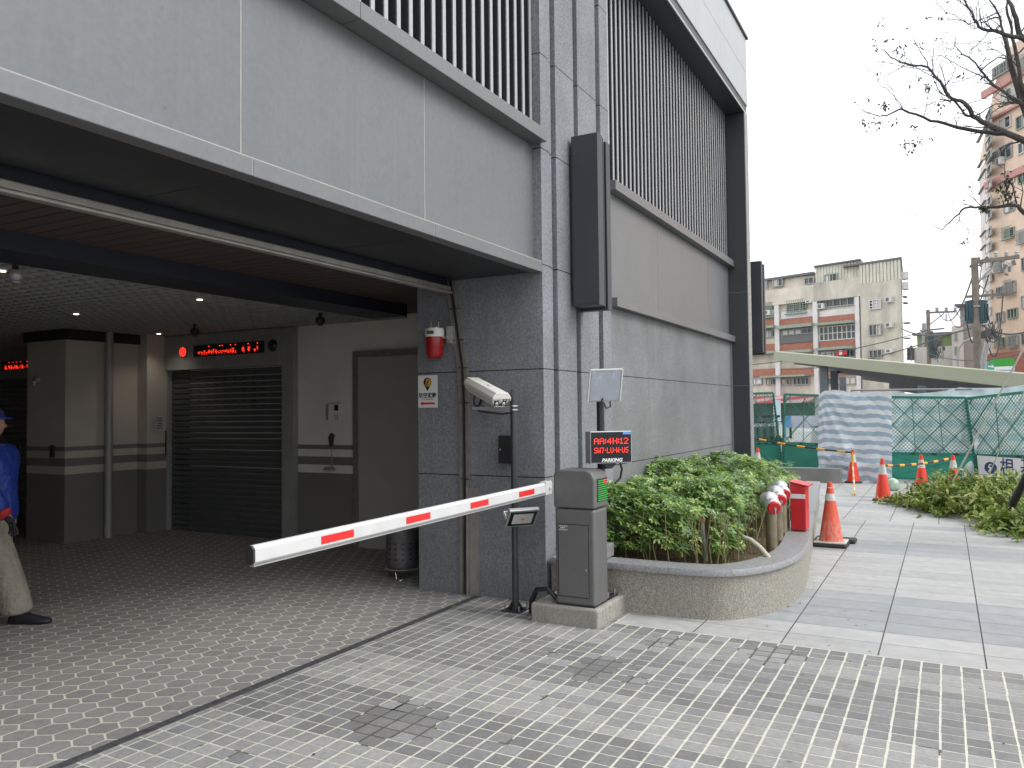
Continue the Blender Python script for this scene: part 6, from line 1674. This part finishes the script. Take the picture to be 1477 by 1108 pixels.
# head with features, merged into the body mesh
hc = Vector((-.035, 0, 1.545)); hb_ = bmesh.new(); hb_.from_mesh(bodyo.data)
n1, n2 = 40, 48; ring = []
def headpt(th, ph_):
    f, s, z = math.cos(ph_)*math.sin(th), math.sin(ph_)*math.sin(th), math.cos(th)
    x, y, zz = f*.098, s*.076, z*.118
    if f > 0 and z < 0: x += .012*f*min(1, -z*1.6); y *= 1-.28*max(0, -z)
    if f < 0 and z < -.3: x *= 1-.35*(-z-.3)
    g_ = lambda a, b, w1, w2: math.exp(-(s-a)**2/w1-(z-b)**2/w2)*(f > 0)
    x += .028*g_(0,-.22,.012,.018)+.012*g_(0,-.02,.010,.05)          # nose
    x += .009*g_(0,.20,.25,.012)                                    # brow
    x -= .012*g_(.34,.04,.03,.014)+.012*g_(-.34,.04,.03,.014)        # sockets
    x += .008*g_(0,-.50,.05,.004)+.008*g_(0,-.60,.05,.004)-.005*g_(0,-.55,.06,.002)   # lips
    x += .014*g_(0,-.85,.06,.02)                                    # chin
    e_ = math.exp(-((f+.05)**2)/.02-((z+.05)**2)/.05)
    y += (1 if s > 0 else -1)*.018*e_*(abs(s) > .7)                 # ears
    return hc+Vector((x, y, zz))
vv = []
offO = Vector((O.x,O.y,0))
for i in range(n1+1):
    vv.append([hb_.verts.new(L3(*headpt(math.pi*(i+.001)/(n1+.002), 2*math.pi*j/n2))-offO) for j in range(n2)])
for i in range(n1):
    for j in range(n2): 
        fce = hb_.faces.new((vv[i][j], vv[i][(j+1)%n2], vv[i+1][(j+1)%n2], vv[i+1][j])); fce.smooth = True
bmesh.ops.recalc_face_normals(hb_, faces=hb_.faces[:]); hb_.to_mesh(bodyo.data); hb_.free()
for s in (-1,1):
    q = MB(); c = L3(*(hc+Vector((.074, s*.027, .006)))); q.lathe([(.001,-.011),(.007,-.008),(.011,0),(.007,.008),(.001,.011)], c, 14); q.build('eye', M['black'], per, smooth=True)
def ring_shell(name, secs_, mat, n=28, parent=per):
    """secs_: (u, v, z, ru, rv) cross sections -> closed garment-like shell"""
    q = MB(); S = []
    for u, v, z, ru, rv in secs_:
        S.append([L3(u+ru*math.cos(2*math.pi*k2/n), v+rv*math.sin(2*math.pi*k2/n), z) for k2 in range(n)])
    strip(q, S); return q.build(name, mat, parent, smooth=True)
q = MB(); CPS = []
for i in range(11):
    a = math.pi/2*i/10; CPS.append([L3(hc.x-.006+.112*math.cos(a)*math.cos(2*math.pi*k2/30), .090*math.cos(a)*math.sin(2*math.pi*k2/30), hc.z+.028+.112*math.sin(a)) for k2 in range(30)])
strip(q, CPS)
cap = q.build('cap', simple('dark_blue_cap', (.01,.014,.10), .7), per, smooth=True)
q = MB(); vis = [(.085,-.075),(.12,-.066),(.155,-.035),(.163,0),(.155,.035),(.12,.066),(.085,.075)]
q.prism([L3(hc.x+a, b, hc.z+.042-.16*(a-.085)) for a,b in vis], (0,0,.006)); q.build('visor', M['jacket'], cap)
q = MB(); q.tube([L3(hc.x+.06,-.088,hc.z+.03), L3(hc.x+.02,-.086,hc.z-.06), L3(hc.x+.055,-.05,hc.z-.125), L3(hc.x+.06,0,hc.z-.135)], .004, 6); q.build('chin_strap', M['jacket'], cap)
q = MB(); HS = []
for i in range(7):
    a = i/6; HS.append([L3(hc.x-.022+.098*math.cos(t_), .083*math.sin(t_), hc.z+.05-.10*a) for t_ in [RAD(75+210*k2/20) for k2 in range(21)]])
strip(q, HS, False); q.build('hair', M['black'], per, smooth=True)
# clothing
skinned('jacket', [([(-.03,0,.72),(-.03,0,.90),(-.03,0,1.10),(-.025,0,1.24),(-.02,0,1.34),(-.015,0,1.42)], [(.185,.20),(.175,.195),(.165,.195),(.155,.19),(.095,.10),(.08,.08)], None),
    ([(.01,-.17,1.30),(.05,-.22,1.17),(.095,-.245,1.05),(.15,-.235,.95),(.198,-.225,.865)], [.10,.092,.085,.08,.075], 3),
    ([(-.03,.17,1.30),(-.08,.22,1.17),(-.12,.235,1.05),(-.13,.225,.95),(-.12,.22,.86)], [.10,.092,.085,.08,.075], 3)], M['jacket'])
skinned('trousers', [([(-.03,0,.95),(-.03,0,.80)], [(.14,.16),(.15,.17)], None),
    ([(0,-.085,.70),(.045,-.09,.56),(.085,-.09,.44),(.125,-.09,.32),(.165,-.09,.20),(.185,-.09,.12),(.19,-.09,.07)], [.135,.13,.125,.12,.122,.122,.118], 1),
    ([(-.06,.085,.70),(-.11,.09,.56),(-.16,.09,.44),(-.25,.09,.32),(-.34,.09,.20),(-.37,.09,.12)], [.13,.12,.112,.108,.106,.102], 1)], M['trousers'])
def shoe(u, v, z, pit):
    q = MB(); S = []
    for a, w_, h0, h1 in ((-.09,.03,.0,.06),(-.075,.04,0,.085),(-.02,.043,0,.095),(.04,.045,0,.085),(.10,.05,0,.065),(.16,.05,0,.052),(.20,.042,.004,.045),(.222,.022,.008,.034)):
        rg = []
        for k2 in range(18):
            th = 2*math.pi*k2/18; yy = w_*math.cos(th); zz = (h0+h1)/2+(h1-h0)/2*math.copysign(abs(math.sin(th))**.6, math.sin(th))
            A = a*math.cos(pit)+zz*math.sin(pit); Z = zz*math.cos(pit)-a*math.sin(pit)
            rg.append(L3(u+A, v+yy, z+Z))
        S.append(rg)
    strip(q, S); SH = q.build('shoe', M['shoe'], per, smooth=True)
    return SH
shoe(.225,-.09,.006,0); shoe(-.37,.09,.075,RAD(38))
# gloved right hand with red cuff, five fingers
skinned('glove', [([(.198,-.222,.868),(.22,-.218,.835),(.24,-.213,.80),(.252,-.21,.772)], [(.03,.026),(.034,.024),(.042,.022),(.042,.02)], None),
    ([(.278,-.208,.748),(.287,-.212,.722),(.283,-.218,.70)], [.011,.010,.009], 3),
    ([(.263,-.208,.742),(.270,-.213,.712),(.263,-.222,.690)], [.0115,.0105,.009], 3),
    ([(.246,-.208,.742),(.250,-.214,.713),(.242,-.223,.692)], [.0115,.010,.009], 3),
    ([(.230,-.208,.748),(.231,-.214,.724),(.225,-.221,.708)], [.010,.009,.008], 3),
    ([(.268,-.232,.812),(.285,-.242,.784),(.286,-.243,.762)], [.013,.011,.010], 2)], M['glove'])
skinned('glove', [([(-.12,.22,.86),(-.115,.218,.82),(-.105,.213,.785),(-.10,.21,.758)], [(.03,.026),(.034,.024),(.042,.022),(.042,.02)], None),
    ([(-.075,.208,.735),(-.068,.212,.708),(-.07,.218,.688)], [.011,.010,.009], 3),
    ([(-.09,.208,.730),(-.086,.213,.70),(-.09,.222,.678)], [.0115,.0105,.009], 3),
    ([(-.106,.208,.730),(-.104,.214,.70),(-.11,.223,.680)], [.0115,.010,.009], 3),
    ([(-.122,.208,.735),(-.122,.214,.71),(-.127,.221,.695)], [.010,.009,.008], 3),
    ([(-.082,.19,.80),(-.066,.185,.772),(-.065,.186,.75)], [.013,.011,.010], 2)], M['glove'])
q = MB(); q.tube([L3(.188,-.227,.888), L3(.200,-.222,.862), L3(.217,-.218,.838)], [.056,.053,.045], 16); q.build('cuff', M['red_cloth'], per, smooth=True)

# small dry leaves and grit lying on the paving
random.seed(5)
lit = MB()
for i in range(90):
    x, y = random.choice(((random.uniform(5.2,9), random.uniform(.3,1.2)), (random.uniform(2.5,5.6), random.uniform(-1,3.4)), (random.uniform(9,15), random.uniform(-.6,1.3)), (random.uniform(5.3,5.95), random.uniform(2.8,3.5))))
    if in_poly(x, y, [(6.0,2.9),(6.0,1.6),(6.4,1.2),(7.5,1.1),(13.9,1.8),(13.9,2.9)]): continue
    leaf(lit, Vector((x,y,.0095)), Vector((random.gauss(0,1),random.gauss(0,1),.05)), Vector((0,0,1)), random.uniform(.008,.032), random.uniform(.003,.008), jit(random.choice(((.16,.10,.05),(.12,.11,.09),(.22,.2,.06))),.4), 0)
o = lit.build('leaf_litter', M['leaf2'], fix=False); o['kind'] = 'stuff'; o['label'] = 'scattered dry leaf scraps on the paving'; o['category'] = 'litter'
